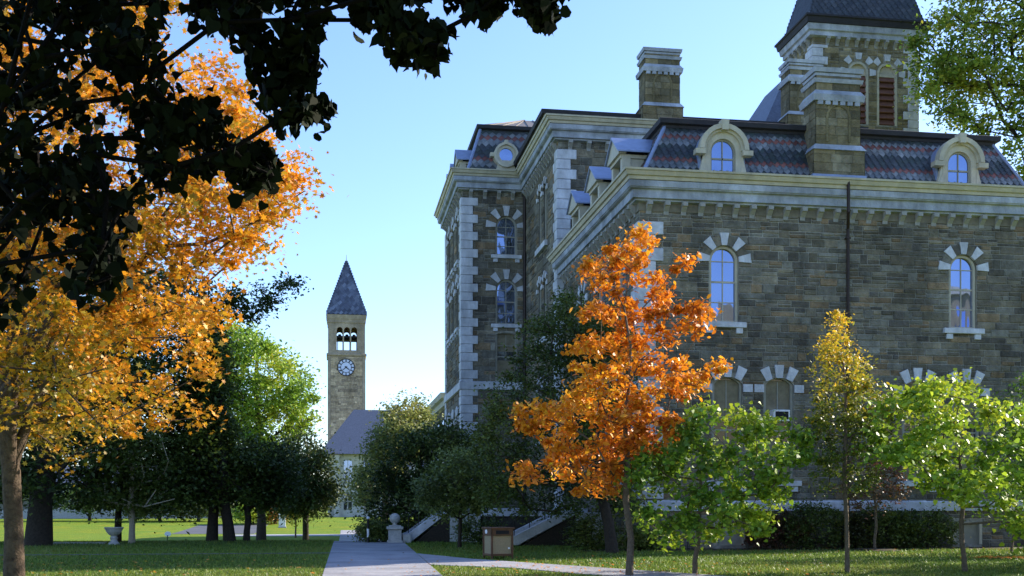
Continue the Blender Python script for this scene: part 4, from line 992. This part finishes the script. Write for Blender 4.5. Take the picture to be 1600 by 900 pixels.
# orange young maple before the hall
yo = 26.5
po_ = [(988, 350), (1008, 345), (1022, 395), (1020, 425), (1078, 402), (1080, 425), (1050, 450), (1100, 475), (1108, 525), (1060, 540), (1060, 560), (1130, 572), (1135, 602), (1085, 612), (1045, 640), (1065, 660), (1050, 700), (985, 720), (970, 765), (915, 778), (880, 755), (845, 765), (795, 745), (803, 722), (855, 712), (860, 695), (804, 668), (815, 640), (870, 625), (905, 590), (880, 560), (925, 520), (898, 500), (912, 470), (950, 455), (898, 425), (905, 390), (945, 400), (965, 355)]
eo = sample_outline(po_, yo, 1.6, 200, g0, 975)
tree('maple_tree', 'slender bright orange maple in front of the corner of the big hall', 'tree', gpt(983, yo - 1.0), eo, .08, 15500, .15,
     [(.50, .14, .012), (.72, .25, .018), (.82, .34, .02), (.90, .56, .04)], trunk_top=at(985, 420, yo - .6), seed=4, shape='oval', sig=.125, droop=1.0, spread=1.4, bark='bark')

# redbuds and the yellow tree in the row before the front wall
pr1 = [(1130, 630), (1170, 650), (1200, 665), (1262, 670), (1270, 700), (1240, 740), (1235, 770), (1200, 800), (1190, 830), (1150, 822), (1110, 848), (1050, 850), (1010, 830), (985, 790), (975, 770), (958, 740), (990, 715), (1040, 690), (1070, 650)]
er1 = sample_outline(pr1, 26., 1.8, 90, g0, 1105)
tree('redbud_tree', 'low bright green redbud with heart leaves right of the slender orange maple', 'tree', gpt(1086, 26), er1, .06, 9000, .115, YGREEN[:3] + [(.30, .36, .03)],
     trunk_top=at(1100, 700, 26), seed=6, shape='heart', sig=.17, group='young trees in a row before the hall', spread=1.5, droop=.8, up=.4)
py1 = [(1308, 485), (1325, 500), (1335, 545), (1360, 565), (1368, 600), (1395, 640), (1390, 700), (1370, 760), (1330, 775), (1290, 765), (1262, 720), (1255, 650), (1275, 610), (1270, 560), (1290, 530)]
ey1 = sample_outline(py1, 26.5, 1.0, 190, g0, 1320)
def f_y(P):
    u, v, f = proj(P); return np.clip(1 - (v - 500) / 190, 0.02, 1)
tree('young_tree', 'narrow young tree turning golden at the top and olive green below', 'tree', gpt(1324, 26.), ey1, .055, 10000, .095, [(.08, .12, .02), (.14, .19, .02), (.34, .32, .03), (.68, .46, .03), (.80, .44, .03)],
     trunk_top=at(1318, 520, 26.5), seed=7, shape='oval', sig=.12, field=f_y, group='young trees in a row before the hall')
pr2 = [(1440, 605), (1480, 592), (1530, 610), (1600, 635), (1680, 650), (1700, 760), (1660, 850), (1600, 830), (1560, 800), (1500, 790), (1450, 765), (1410, 720), (1370, 735), (1350, 700), (1375, 650), (1385, 612)]
er2 = sample_outline(pr2, 25.8, 2.2, 135, g0, 1515)
tree('redbud_tree', 'wide yellow-green redbud with forking limbs at the right edge', 'tree', gpt(1508, 25.8), er2, .06, 11000, .115, YGREEN[1:],
     trunk_top=at(1500, 690, 25.8), seed=8, shape='heart', sig=.18, group='young trees in a row before the hall', spread=1.5, droop=.8, up=.4)
ps = [(1330, 700), (1400, 695), (1420, 760), (1400, 800), (1340, 800), (1310, 760)]
tree('sapling', 'thin reddish sapling close to the wall behind the narrow golden tree', 'tree', gpt(1367, 38.6), sample_outline(ps, 38.6, .8, 60, g0), .05, 2600, .11, [(.06, .08, .02), (.13, .08, .03), (.18, .07, .04), (.12, .12, .03)], seed=9, sig=.18, shape='oval')
tree('sapling', 'thin bare-stemmed sapling near the basement window at the right edge', 'tree', gpt(1580, 36.), sample_outline([(1560, 770), (1610, 760), (1640, 800), (1590, 830)], 36., .7, 30, g0), .045, 900, .12, YGREEN[:2], seed=10, sig=.18)

er3 = sample_outline([(1588, 812), (1640, 790), (1760, 700), (1850, 650), (1950, 720), (1950, 850), (1850, 870), (1640, 885), (1590, 870)], 26.5, 1.8, 110, g1, 1800)
tree('redbud_tree', 'redbud mostly outside the right edge with low yellow-green leaves reaching in', 'tree', gpt(1800, 26.5), er3, .06, 8000, .115, YGREEN[1:], trunk_top=at(1800, 720, 26.5), seed=40, shape='heart', sig=.17, group='young trees in a row before the hall', spread=1.5, droop=.8, up=.4)
for k, (bx3, by3, hh_) in enumerate(((24.5, 30.0, 5.8), (24., 34.5, 6.2), (32, 36., 7.5), (31, 31, 7.))):
    ee = g1.uniform(-1, 1, (260, 3)); ee = ee[(ee ** 2).sum(1) < 1][:110] * np.array([2.4, 2.0, (hh_ - 1.8) / 2]) + np.array([bx3, by3, (hh_ + 1.8) / 2])
    tree('young_tree', 'young tree just past the right edge whose shadow streaks the lawn', 'tree', (bx3, by3, -.05), ee, .07, 6500, .14, GREEN, seed=41 + k, shape='oval', sig=.22, group='young trees beyond the right edge')

# dark evergreen at the corner of the hall
pe = [(880, 455), (905, 470), (960, 480), (990, 560), (1000, 700), (990, 800), (900, 805), (830, 800), (770, 790), (745, 745), (742, 690), (760, 620), (790, 590), (810, 540), (835, 500)]
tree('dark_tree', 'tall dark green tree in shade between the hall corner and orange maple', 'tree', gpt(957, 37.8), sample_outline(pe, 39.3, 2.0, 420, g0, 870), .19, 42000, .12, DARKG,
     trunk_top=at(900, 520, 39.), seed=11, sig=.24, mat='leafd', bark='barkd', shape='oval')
# tree behind the front block, top right
pb = [(1422, 70), (1440, 30), (1490, -30), (1560, -120), (1700, -160), (1850, 0), (1850, 330), (1700, 380), (1610, 320), (1560, 215), (1500, 195), (1450, 170), (1428, 120)]
tree('tall_tree', 'tall yellow-green tree rising behind the right end of the mansard roof', 'tree', (39.5, 58, 0), sample_outline(pb, 57.5, 3.4, 480, g0, 1620), .4, 62000, .25, [(.10, .16, .02), (.17, .26, .03), (.26, .34, .04), (.40, .38, .05)],
     trunk_top=at(1640, 0, 57.5), seed=12, sig=.42, bark='barkd', shape='oval', spread=1.5)

# trees left of the path, in the shade
GRP = 'shade trees on the lawn left of the path'
pA = [(-90, 330), (120, 330), (220, 420), (240, 600), (200, 700), (140, 790), (60, 775), (-20, 790), (-90, 770)]
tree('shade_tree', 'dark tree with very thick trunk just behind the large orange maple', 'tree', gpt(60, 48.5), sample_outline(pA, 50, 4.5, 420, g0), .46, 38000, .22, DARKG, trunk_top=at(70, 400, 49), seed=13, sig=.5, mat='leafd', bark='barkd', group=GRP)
pB = [(120, 450), (230, 420), (330, 440), (340, 620), (330, 740), (260, 790), (180, 790), (120, 770), (100, 650)]
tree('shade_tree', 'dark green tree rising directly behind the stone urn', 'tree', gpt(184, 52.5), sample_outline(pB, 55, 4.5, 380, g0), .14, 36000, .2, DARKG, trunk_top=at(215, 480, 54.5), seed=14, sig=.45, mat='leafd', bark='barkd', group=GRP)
tree('shade_tree', 'slim pale sunlit trunk standing just right of the stone urn', 'tree', gpt(206, 51.), sample_outline([(150, 690), (260, 680), (280, 780), (200, 800), (150, 780)], 51, 2, 60, g0), .13, 4200, .2, DARKG[1:], trunk_top=at(206, 690, 51), seed=15, sig=.35, mat='leafd', bark='barkp', group=GRP)
pC = [(300, 520), (335, 520), (340, 560), (345, 640), (345, 700), (350, 780), (290, 790), (250, 770), (270, 640), (300, 560)]
tree('shade_tree', 'dark tree leftmost of the trio of trunks left of the path', 'tree', gpt(331, 54.), sample_outline(pC, 55, 3, 260, g0), .24, 24000, .19, DARKG + [(.20, .24, .03), (.50, .46, .05)], trunk_top=at(335, 560, 54), seed=16, sig=.4, mat='leafd', bark='barkd', group=GRP)  # the bright yellow palette colours stand for sunlit leaves
pC2 = [(300, 470), (340, 480), (350, 560), (345, 640), (370, 700), (420, 730), (440, 780), (370, 790), (330, 770), (300, 560)]
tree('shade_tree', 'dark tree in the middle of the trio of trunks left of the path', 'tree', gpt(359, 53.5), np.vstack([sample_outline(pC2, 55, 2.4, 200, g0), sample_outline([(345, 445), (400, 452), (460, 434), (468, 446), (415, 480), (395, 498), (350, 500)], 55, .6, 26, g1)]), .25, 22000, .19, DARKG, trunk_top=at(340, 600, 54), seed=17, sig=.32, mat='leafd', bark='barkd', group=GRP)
pC3 = [(370, 690), (440, 700), (470, 770), (420, 790), (370, 780)]
tree('shade_tree', 'thin dark tree rightmost of the trio of trunks left of the path', 'tree', gpt(385, 54.), sample_outline(pC3, 55, 2, 90, g0), .15, 9000, .19, DARKG, trunk_top=at(388, 700, 54), seed=18, sig=.4, mat='leafd', bark='barkd', group=GRP)
pD = [(440, 700), (480, 680), (510, 720), (524, 770), (505, 805), (440, 800), (420, 760)]
tree('round_tree', 'small dark round tree in front of the left end of the blue slate roof', 'tree', gpt(478, 72.), sample_outline(pD, 72, 2.5, 170, g0), .2, 17000, .22, DARKG, seed=19, sig=.45, mat='leafd', bark='barkd')
pE = [(340, 520), (360, 505), (400, 518), (440, 545), (475, 585), (496, 630), (488, 670), (450, 700), (440, 745), (380, 770), (335, 770), (320, 640), (335, 560)]
tree('bright_tree', 'sunlit yellow-green tree left of the clock tower', 'tree', gpt(408, 92.), sample_outline(pE, 92, 4.5, 300, g0), .35, 30000, .3, [(.12, .22, .025), (.20, .33, .03), (.32, .44, .04), (.50, .50, .05)], bark='barkd', seed=20, sig=.5, spread=1.4)
pF = [(585, 690), (600, 650), (612, 632), (650, 622), (672, 650), (660, 700), (620, 740), (600, 780), (560, 790), (550, 750), (575, 715)]
tree('pale_tree', 'pale olive tree in front of the blue slate roof', 'tree', gpt(600, 84.), sample_outline(pF, 84, 3.0, 230, g0), .22, 17000, .24, [(.12, .16, .05), (.2, .24, .07), (.28, .30, .08), (.38, .33, .07)], seed=21, sig=.42)
pG = [(590, 760), (580, 720), (620, 690), (665, 670), (700, 660), (735, 690), (740, 740), (700, 800), (660, 830), (600, 845), (575, 820)]
tree('holly_tree', 'broad dark green tree behind the ball-topped pier', 'tree', gpt(650, 53.5), sample_outline(pG, 53.5, 1.6, 260, g0), .14, 24000, .16, DARKG, seed=22, sig=.32, mat='leafd', bark='barkd', shape='oval')
pH = [(650, 770), (680, 720), (720, 700), (760, 715), (790, 750), (780, 785), (740, 805), (700, 808), (660, 800)]
tree('dogwood_tree', 'round medium green tree with thin trunk left of the litter bin', 'tree', gpt(718, 43.), sample_outline(pH, 43, 1.9, 150, g0), .08, 11500, .14, [(.09, .12, .03), (.14, .18, .045), (.20, .24, .06), (.26, .29, .09)], seed=23, sig=.24, bark='barkd', shape='oval')
pJ = [(440, 790), (465, 778), (490, 800), (485, 818), (455, 820), (440, 812)]
tree('small_tree', 'tiny golden yellow tree standing on the sunlit lawn strip', 'tree', gpt(462, 99.), sample_outline(pJ, 99, 1., 40, g0), .08, 2200, .16, [(.45, .40, .03), (.6, .5, .04), (.7, .5, .04)], trunk_top=at(462, 795, 99), seed=24, sig=.2)
# filler trees at distance
for k, (u, Y, top, wdt, lab, pal) in enumerate([(250, 150., 770, 60, 'dark hedge-like tree at the far side of the sunlit lawn', DARKG), (310, 148., 762, 50, 'dark bushy tree right of the far hedge-like tree', DARKG),
        (395, 138., 790, 22, 'yellow-green bush beside the far road', YGREEN), (430, 140., 792, 16, 'small rust orange bush beside the far road', [(.3, .12, .02), (.4, .18, .02)]),
        (20, 150., 745, 50, 'dark green tree before the low pale building', GREEN[:3]), (140, 152., 765, 60, 'olive tree before the low pale building pillars', GREEN)]):
    bv = 806
    po2 = [(u - wdt, top + 20), (u - wdt * .5, top), (u + wdt * .4, top - 2), (u + wdt, top + 18), (u + wdt * .9, bv), (u - wdt * .9, bv)] if pal is DARKG or wdt < 30 else [(u - wdt, top + 20), (u - wdt * .5, top), (u + wdt * .4, top - 2), (u + wdt, top + 18), (u + wdt * .8, top + 32), (u - wdt * .8, top + 30)]
    tree('far_tree', lab, 'tree', gpt(u, Y), sample_outline(po2, Y, 3., 90, g0), .2, 7000, .3, pal, seed=30 + k, sig=.5, mat='leafd' if pal is DARKG else 'leaf', bark='barkd')
# tree line closing the horizon on the left
for k, u in enumerate((-150, -60, 40, 130, 215, 300, 385, 455)):
    Y = 190. + 7 * (k % 3); t_ = 690 + 18 * ((k * 5) % 4)
    po2 = [(u - 60, t_ + 50), (u - 20, t_), (u + 30, t_ + 8), (u + 62, t_ + 50), (u + 55, 800), (u - 55, 800)]
    tree('background_tree', ['tall dark tree on the skyline beyond the low pale building', 'tall dark tree on the skyline behind the trio of trunks'][k > 4], 'tree', gpt(u, Y), sample_outline(po2, Y, 5., 110, g0), .35, 7000, .5, DARKG[1:] + [(.08, .12, .03)], seed=50 + k, sig=.9, mat='leafd', bark='barkd', group='skyline trees beyond the left lawn')

# shrubs along the foot of the front wall
shr = [(1215, 40.1, 52, 800, [(.03, .05, .015), (.06, .05, .02), (.10, .03, .02)], 'low dark red-tinged shrub against the wall by the basement window'), (1275, 40., 48, 790, DARKG, 'dark green shrub against the wall left of the white-footed downpipe'),
       (1385, 40., 50, 795, DARKG, 'dark shrub against the wall behind the reddish sapling'), (1450, 40., 46, 800, DARKG, 'dark shrub against the wall left of the right basement window'), (1345, 40.2, 26, 805, [(.03, .05, .015), (.05, .05, .02)], 'small dark shrub against the wall right of the white-footed downpipe')]
for k, (u, Y, wdt, top, pal, lab) in enumerate(shr):
    po2 = [(u - wdt, top + 18), (u - wdt * .6, top), (u + wdt * .5, top + 2), (u + wdt, top + 20), (u + wdt * .85, 852), (u - wdt * .85, 852)]
    tree('shrub', lab, 'shrub', gpt(u, Y), sample_outline(po2, Y, .5, 80, g0), .05, 5200, .1, pal, seed=70 + k, sig=.16, mat='leafd', bark='barkd', group='shrubs at the foot of the wall', shape='oval')
shr2 = [(585, 50.8, 26, 815, 'dark bush left of the ball-topped pier'), (690, 51.5, 40, 815, 'dark shrub under the left stone steps'), (755, 47.5, 36, 812, 'dark shrub between the two flights of stone steps'), (925, 40.5, 40, 812, 'dark shrub beside the trunk of the tall dark tree'), (1000, 40., 28, 825, 'dark shrub at the front corner of the hall')]
for k, (u, Y, wdt, top, lab) in enumerate(shr2):
    bv = at_v = CV + EYE * F / depth_t(u, Y) - 2
    po2 = [(u - wdt, top + 14), (u - wdt * .6, top), (u + wdt * .5, top + 2), (u + wdt, top + 16), (u + wdt * .85, bv), (u - wdt * .85, bv)]
    tree('shrub', lab, 'shrub', gpt(u, Y), sample_outline(po2, Y, .6, 70, g0), .05, 4600, .1, DARKG, seed=80 + k, sig=.16, mat='leafd', bark='barkd', group='dark shrubs by the steps', shape='oval')

# big linden over the photographer: its lowest boughs hang into the view
pl1 = [(275, -60), (885, -60), (868, 25), (842, 42), (815, 15), (790, -5), (762, 35), (745, 15), (705, 15), (700, 60), (690, 98), (640, 100), (602, 70), (570, 35), (530, 15), (492, 35), (490, 110), (470, 140), (515, 185), (480, 188), (450, 190), (425, 165), (398, 130), (405, 90), (370, 60), (335, 45), (300, 35)]
pl2 = [(-80, -60), (275, -60), (225, 40), (235, 100), (262, 140), (330, 175), (370, 215), (425, 250), (435, 280), (400, 295), (300, 262), (225, 295), (195, 345), (190, 400), (170, 450), (150, 380), (120, 470), (70, 420), (50, 480), (-80, 500)]
LY = 6.6
bough = [([(400, 80), (488, 60), (492, 120), (478, 150), (522, 188), (450, 197), (418, 165), (392, 130)], 26), ([(640, 50), (700, 40), (697, 95), (640, 104), (612, 75)], 16), ([(800, -5), (850, -5), (868, 34), (846, 44), (825, 18)], 9), ([(740, -5), (780, 0), (764, 36), (745, 20)], 6), ([(340, 180), (380, 215), (438, 255), (440, 295), (395, 292), (320, 262)], 16), ([(120, 380), (190, 350), (185, 410), (165, 455), (135, 440)], 10)]
bt = np.vstack([sample_outline(p_, LY, .25, n_, g1) for p_, n_ in bough])
la = sample_outline(pl1, LY, .45, 120, g0, 560); lb_ = sample_outline(pl2, LY, .7, 150, g0, 100)
ex = []  # unseen crown, widened over the camera and rightwards to shade the hanging boughs
while len(ex) < 900:
    q = g0.uniform(-1, 1, (400, 3)); q = q[(q ** 2).sum(1) < 1]; q = q * np.array([12., 9., 5.]) + np.array([3.5, 0.5, 8.6])
    u, v, f = proj(q); ok = ~((f > .5) & (u > -160) & (u < 1760) & (v > -140) & (v < 1000)) & (q[:, 2] > 4.1); ex.extend(q[ok].tolist())
ex = np.array(ex[:900])
gl = np.random.default_rng(77)
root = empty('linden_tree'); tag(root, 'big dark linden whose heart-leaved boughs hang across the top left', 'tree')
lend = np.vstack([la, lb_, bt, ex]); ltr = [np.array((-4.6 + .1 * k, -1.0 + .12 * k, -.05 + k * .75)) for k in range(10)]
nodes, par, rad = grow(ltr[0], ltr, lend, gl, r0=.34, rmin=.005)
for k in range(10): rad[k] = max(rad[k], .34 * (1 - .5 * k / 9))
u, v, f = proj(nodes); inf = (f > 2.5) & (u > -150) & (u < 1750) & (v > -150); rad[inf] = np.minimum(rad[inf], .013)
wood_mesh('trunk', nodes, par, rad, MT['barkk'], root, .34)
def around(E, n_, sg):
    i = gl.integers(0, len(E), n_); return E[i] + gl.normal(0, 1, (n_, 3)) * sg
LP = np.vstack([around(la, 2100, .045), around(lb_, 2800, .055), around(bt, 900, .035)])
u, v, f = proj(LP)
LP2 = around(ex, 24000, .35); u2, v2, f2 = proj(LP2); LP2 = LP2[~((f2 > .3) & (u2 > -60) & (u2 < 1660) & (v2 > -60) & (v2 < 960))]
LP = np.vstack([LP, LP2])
leaf_mesh('crown', LP, .078, palette([(.004, .006, .003), (.007, .011, .004), (.012, .017, .006)], gl, LP), MT['leafk'], root, gl, 'heart', .0, 1.6, .25)  # near-black tints carry the shade of the backlit boughs
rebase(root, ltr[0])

# ---------------------------------------------------------------- small things
# litter bin
bn = empty('litter_bin'); tag(bn, 'square litter bin with tan pebbled panels and brown frame by the path', 'litter bin')
bx0, by0, _ = gpt(778, 34.6); ca, sa = math.cos(R(14)), math.sin(R(14))
TB = lambda x, y, z: (bx0 + x * ca - y * sa, by0 + x * sa + y * ca, z)
s = MB(); s.box((-.33, -.33, .13), (.33, .33, .74), TB); s.build('panels', MT['pebble'], bn)
s = MB()
for ax in (-1, 1):
    for ay in (-1, 1): s.box((ax * .34 - .03, ay * .34 - .03, .0), (ax * .34 + .03, ay * .34 + .03, .95), TB)
s.box((-.37, -.37, .09), (.37, .37, .16), TB); s.box((-.37, -.37, .72), (.37, .37, .93), TB); s.box((-.40, -.40, .93), (.40, .40, .98), TB)
s.build('frame', MT['brownm'], bn, bevel=.008)
s = MB(); s.box((-.22, -.378, .77), (.22, -.371, .88), TB); s.build('mouth', MT['dark'], bn)
s = MB(); s.lathe((0, 0, 0), [(0, .0), (.09, .0), (.09, .01)], 14); s2 = MB()
s2.face([TB(-.376, .05 + .1 * math.cos(t), .84 + .07 * math.sin(t)) for t in np.linspace(0, 2 * math.pi, 15)[:-1]]); s2.build('badge', MT['white'], bn)
s = MB(); s.box((.2, -.345, .3), (.26, -.331, .36), TB); s.build('latch', MT['white'], bn)
rebase(bn, (bx0, by0, 0))
# urn
un = empty('stone_urn'); tag(un, 'grey stone urn on a carved foot standing on the left lawn', 'urn')
ux, uy, uz = gpt(178, 49.2)
s = MB(); s.lathe((ux, uy, .0), [(0, 0), (.24, 0), (.24, .06), (.17, .12), (.13, .2), (.17, .30), (.12, .36), (.14, .40)], 18); s.build('foot', MT['stonep'], un, smooth=False)
s = MB(); s.lathe((ux, uy, .0), [(.12, .38), (.22, .44), (.31, .55), (.36, .66), (.40, .70), (.40, .74), (.34, .74), (.28, .62), (0, .56)], 20); s.build('bowl', MT['stonep'], un); rebase(un, (ux, uy, 0))
# bench slab on the grass
sb = MB(); x, y, z = gpt(112, 50.5); sb.box((x - 1.3, y - .2, 0), (x + 1.4, y + .25, .07)); tag(sb.build('stone_slab', MT['stonep'], None, bevel=.01), 'flat pale stone slab lying in the grass by the thick dark trunk', 'slab')
# bollard
bo = empty('bollard'); tag(bo, 'black post with a white band left of the ball-topped pier', 'bollard'); x, y, _ = gpt(575, 50.2)
s = MB(); s.tube((x, y, 0), (x, y, 1.05), .05, n=12); s.build('post', MT['iron'], bo); s = MB(); s.tube((x, y, .25), (x, y, .62), .054, n=12); s.build('band', MT['white'], bo)  # plain white band around the black post
s = MB(); s.lathe((x, y, 1.05), [(.05, 0), (.075, .03), (.07, .09), (0, .12)], 12); s.build('cap', MT['white'], bo); rebase(bo, (x, y, 0))
# small marker
mk = empty('lawn_marker'); tag(mk, 'tiny round-headed marker standing alone on the sunlit lawn', 'marker'); x, y, z = gpt(261, 92.)
s = MB(); s.tube((x, y, z), (x + .05, y, z + .5), .04); s.build('stake', MT['iron'], mk); s = MB(); s.prism([(.26 * math.cos(t), .6 + .2 * math.sin(t)) for t in np.linspace(0, 2 * math.pi, 13)[:-1]], 0, .04, lambda a, b, e: (x + .06 + a, y + e, z + b)); s.build('disc', MT['white'], mk); rebase(mk, (x, y, z))
# notice board by the road
nb = empty('notice_board'); tag(nb, 'pale blue-white upright board beside the far road', 'sign'); x, y, z = gpt(441, 128.)
s = MB(); s.box((x - .38, y - .05, z), (x + .38, y + .05, z + 1.7)); s.build('board', MT['white'], nb, bevel=.02); s = MB(); s.box((x - .45, y - .12, z), (x + .45, y + .12, z + .18)); s.build('foot', MT['stonep'], nb); rebase(nb, (x, y, z))
# mulch ring
s = MB(); x, y, _ = gpt(1367, 38.6); s.lathe((x, y, 0), [(.9, .01), (.7, .06), (0, .09)], 18); o = s.build('mulch', MT['soil']); o['kind'] = 'structure'
s = MB(); s.face([(9, 39.2, .008), (28, 39.2, .008), (28, 41.3, .008), (9, 41.3, .008)]); o = s.build('planting_bed', MT['soil']); o['kind'] = 'structure'

# grass blades on the part of the lawn near enough to read
gg = np.random.default_rng(99); NB = 150000
t = 24 + 36 * gg.uniform(0, 1, NB) ** 1.6; r = gg.uniform(-.52, .52, NB); gx = t * (sT + r * cT); gy = t * (cT - r * sT)
pl_, pr_2 = -.25 + (gy - 26) * .0115, 2.53 + (gy - 26) * .025
bad = ((gx > pl_ - .03) & (gx < pr_2 + .03)) | ((gy > 38.5) & (gy < 40) & (gx < 0)) | ((gx > 9) & (gy > 39.2)) | ((gx > 6) & (gy > 45))
bad |= inpoly([(2.8, 38.7), (4.2, 34.5), (6.1, 30.9), (8.6, 26.1), (12, 19), (16, 11), (14, 10), (9, 20), (5.7, 26.3), (4.6, 29.0), (2.6, 30.9)], gx, gy)
gx, gy = gx[~bad], gy[~bad]; n_ = len(gx); hgt = gg.uniform(.03, .085, n_) * (gy / 30) ** .5; wd = .012 * gy / 26
ang = gg.uniform(0, math.pi, n_); lean = gg.normal(0, .03, (n_, 2)); z0g = gz(gx, gy)
V = np.zeros((n_, 3, 3)); V[:, 0] = np.stack([gx - wd * np.cos(ang), gy - wd * np.sin(ang), z0g], 1); V[:, 1] = np.stack([gx + wd * np.cos(ang), gy + wd * np.sin(ang), z0g], 1); V[:, 2] = np.stack([gx + lean[:, 0], gy + lean[:, 1], z0g + hgt], 1)
me = bpy.data.meshes.new('grass'); me.vertices.add(n_ * 3); me.vertices.foreach_set('co', V.astype('f').ravel()); me.loops.add(n_ * 3); me.loops.foreach_set('vertex_index', np.arange(n_ * 3, dtype=np.int32))
me.polygons.add(n_); me.polygons.foreach_set('loop_start', np.arange(0, n_ * 3, 3, dtype=np.int32)); me.polygons.foreach_set('loop_total', np.full(n_, 3, dtype=np.int32)); me.update(calc_edges=True)
PG = np.stack([gx, gy, z0g], 1); a_ = me.attributes.new('tint', 'FLOAT_COLOR', 'FACE'); cg = palette([(.05, .09, .012), (.08, .14, .018), (.12, .19, .025), (.19, .20, .04)], gg, PG * .4, spread=1.4); a_.data.foreach_set('color', np.concatenate([cg, np.ones((n_, 1))], 1).astype('f').ravel())
me.materials.append(MT['leaf']); o = bpy.data.objects.new('grass', me); C.objects.link(o); tag(o, 'short green grass blades on the near lawn', 'grass', kind='stuff')
# fallen leaves
def litter(name, label, cx_, cy_, rx, ry, n_, cols, size=.09):
    p = gg.normal(0, 1, (n_, 2)) * np.array([rx, ry]) + np.array([cx_, cy_]); p = p[(p[:, 0] < 30) & ~((p[:, 0] > 10.8) & (p[:, 1] > 40.8))]
    P = np.column_stack([p, gz(p[:, 0], p[:, 1]) + .05]); o = leaf_mesh(name, P, size, palette(cols, gg, P), MT['leaf'], None, gg, 'maple', 3.5); tag(o, label, 'leaves', kind='stuff')
litter('fallen_leaves', 'scattered orange leaves under the slender orange maple', 6.6, 27, 2.6, 3, 320, ORANGE)
litter('fallen_leaves', 'scattered yellow and orange leaves under the large left maple', -8, 27, 5, 5, 500, [(.3, .2, .03), (.55, .3, .03), (.6, .2, .02)])
litter('fallen_leaves', 'small heap of orange leaves on the grass at the lower right', at(1558, 0, 32.)[0], 32, .5, .35, 160, ORANGE, .12)
litter('fallen_leaves', 'thin scatter of brown leaves along the wall', 18, 38, 5, 2, 300, [(.2, .1, .03), (.35, .16, .03)])
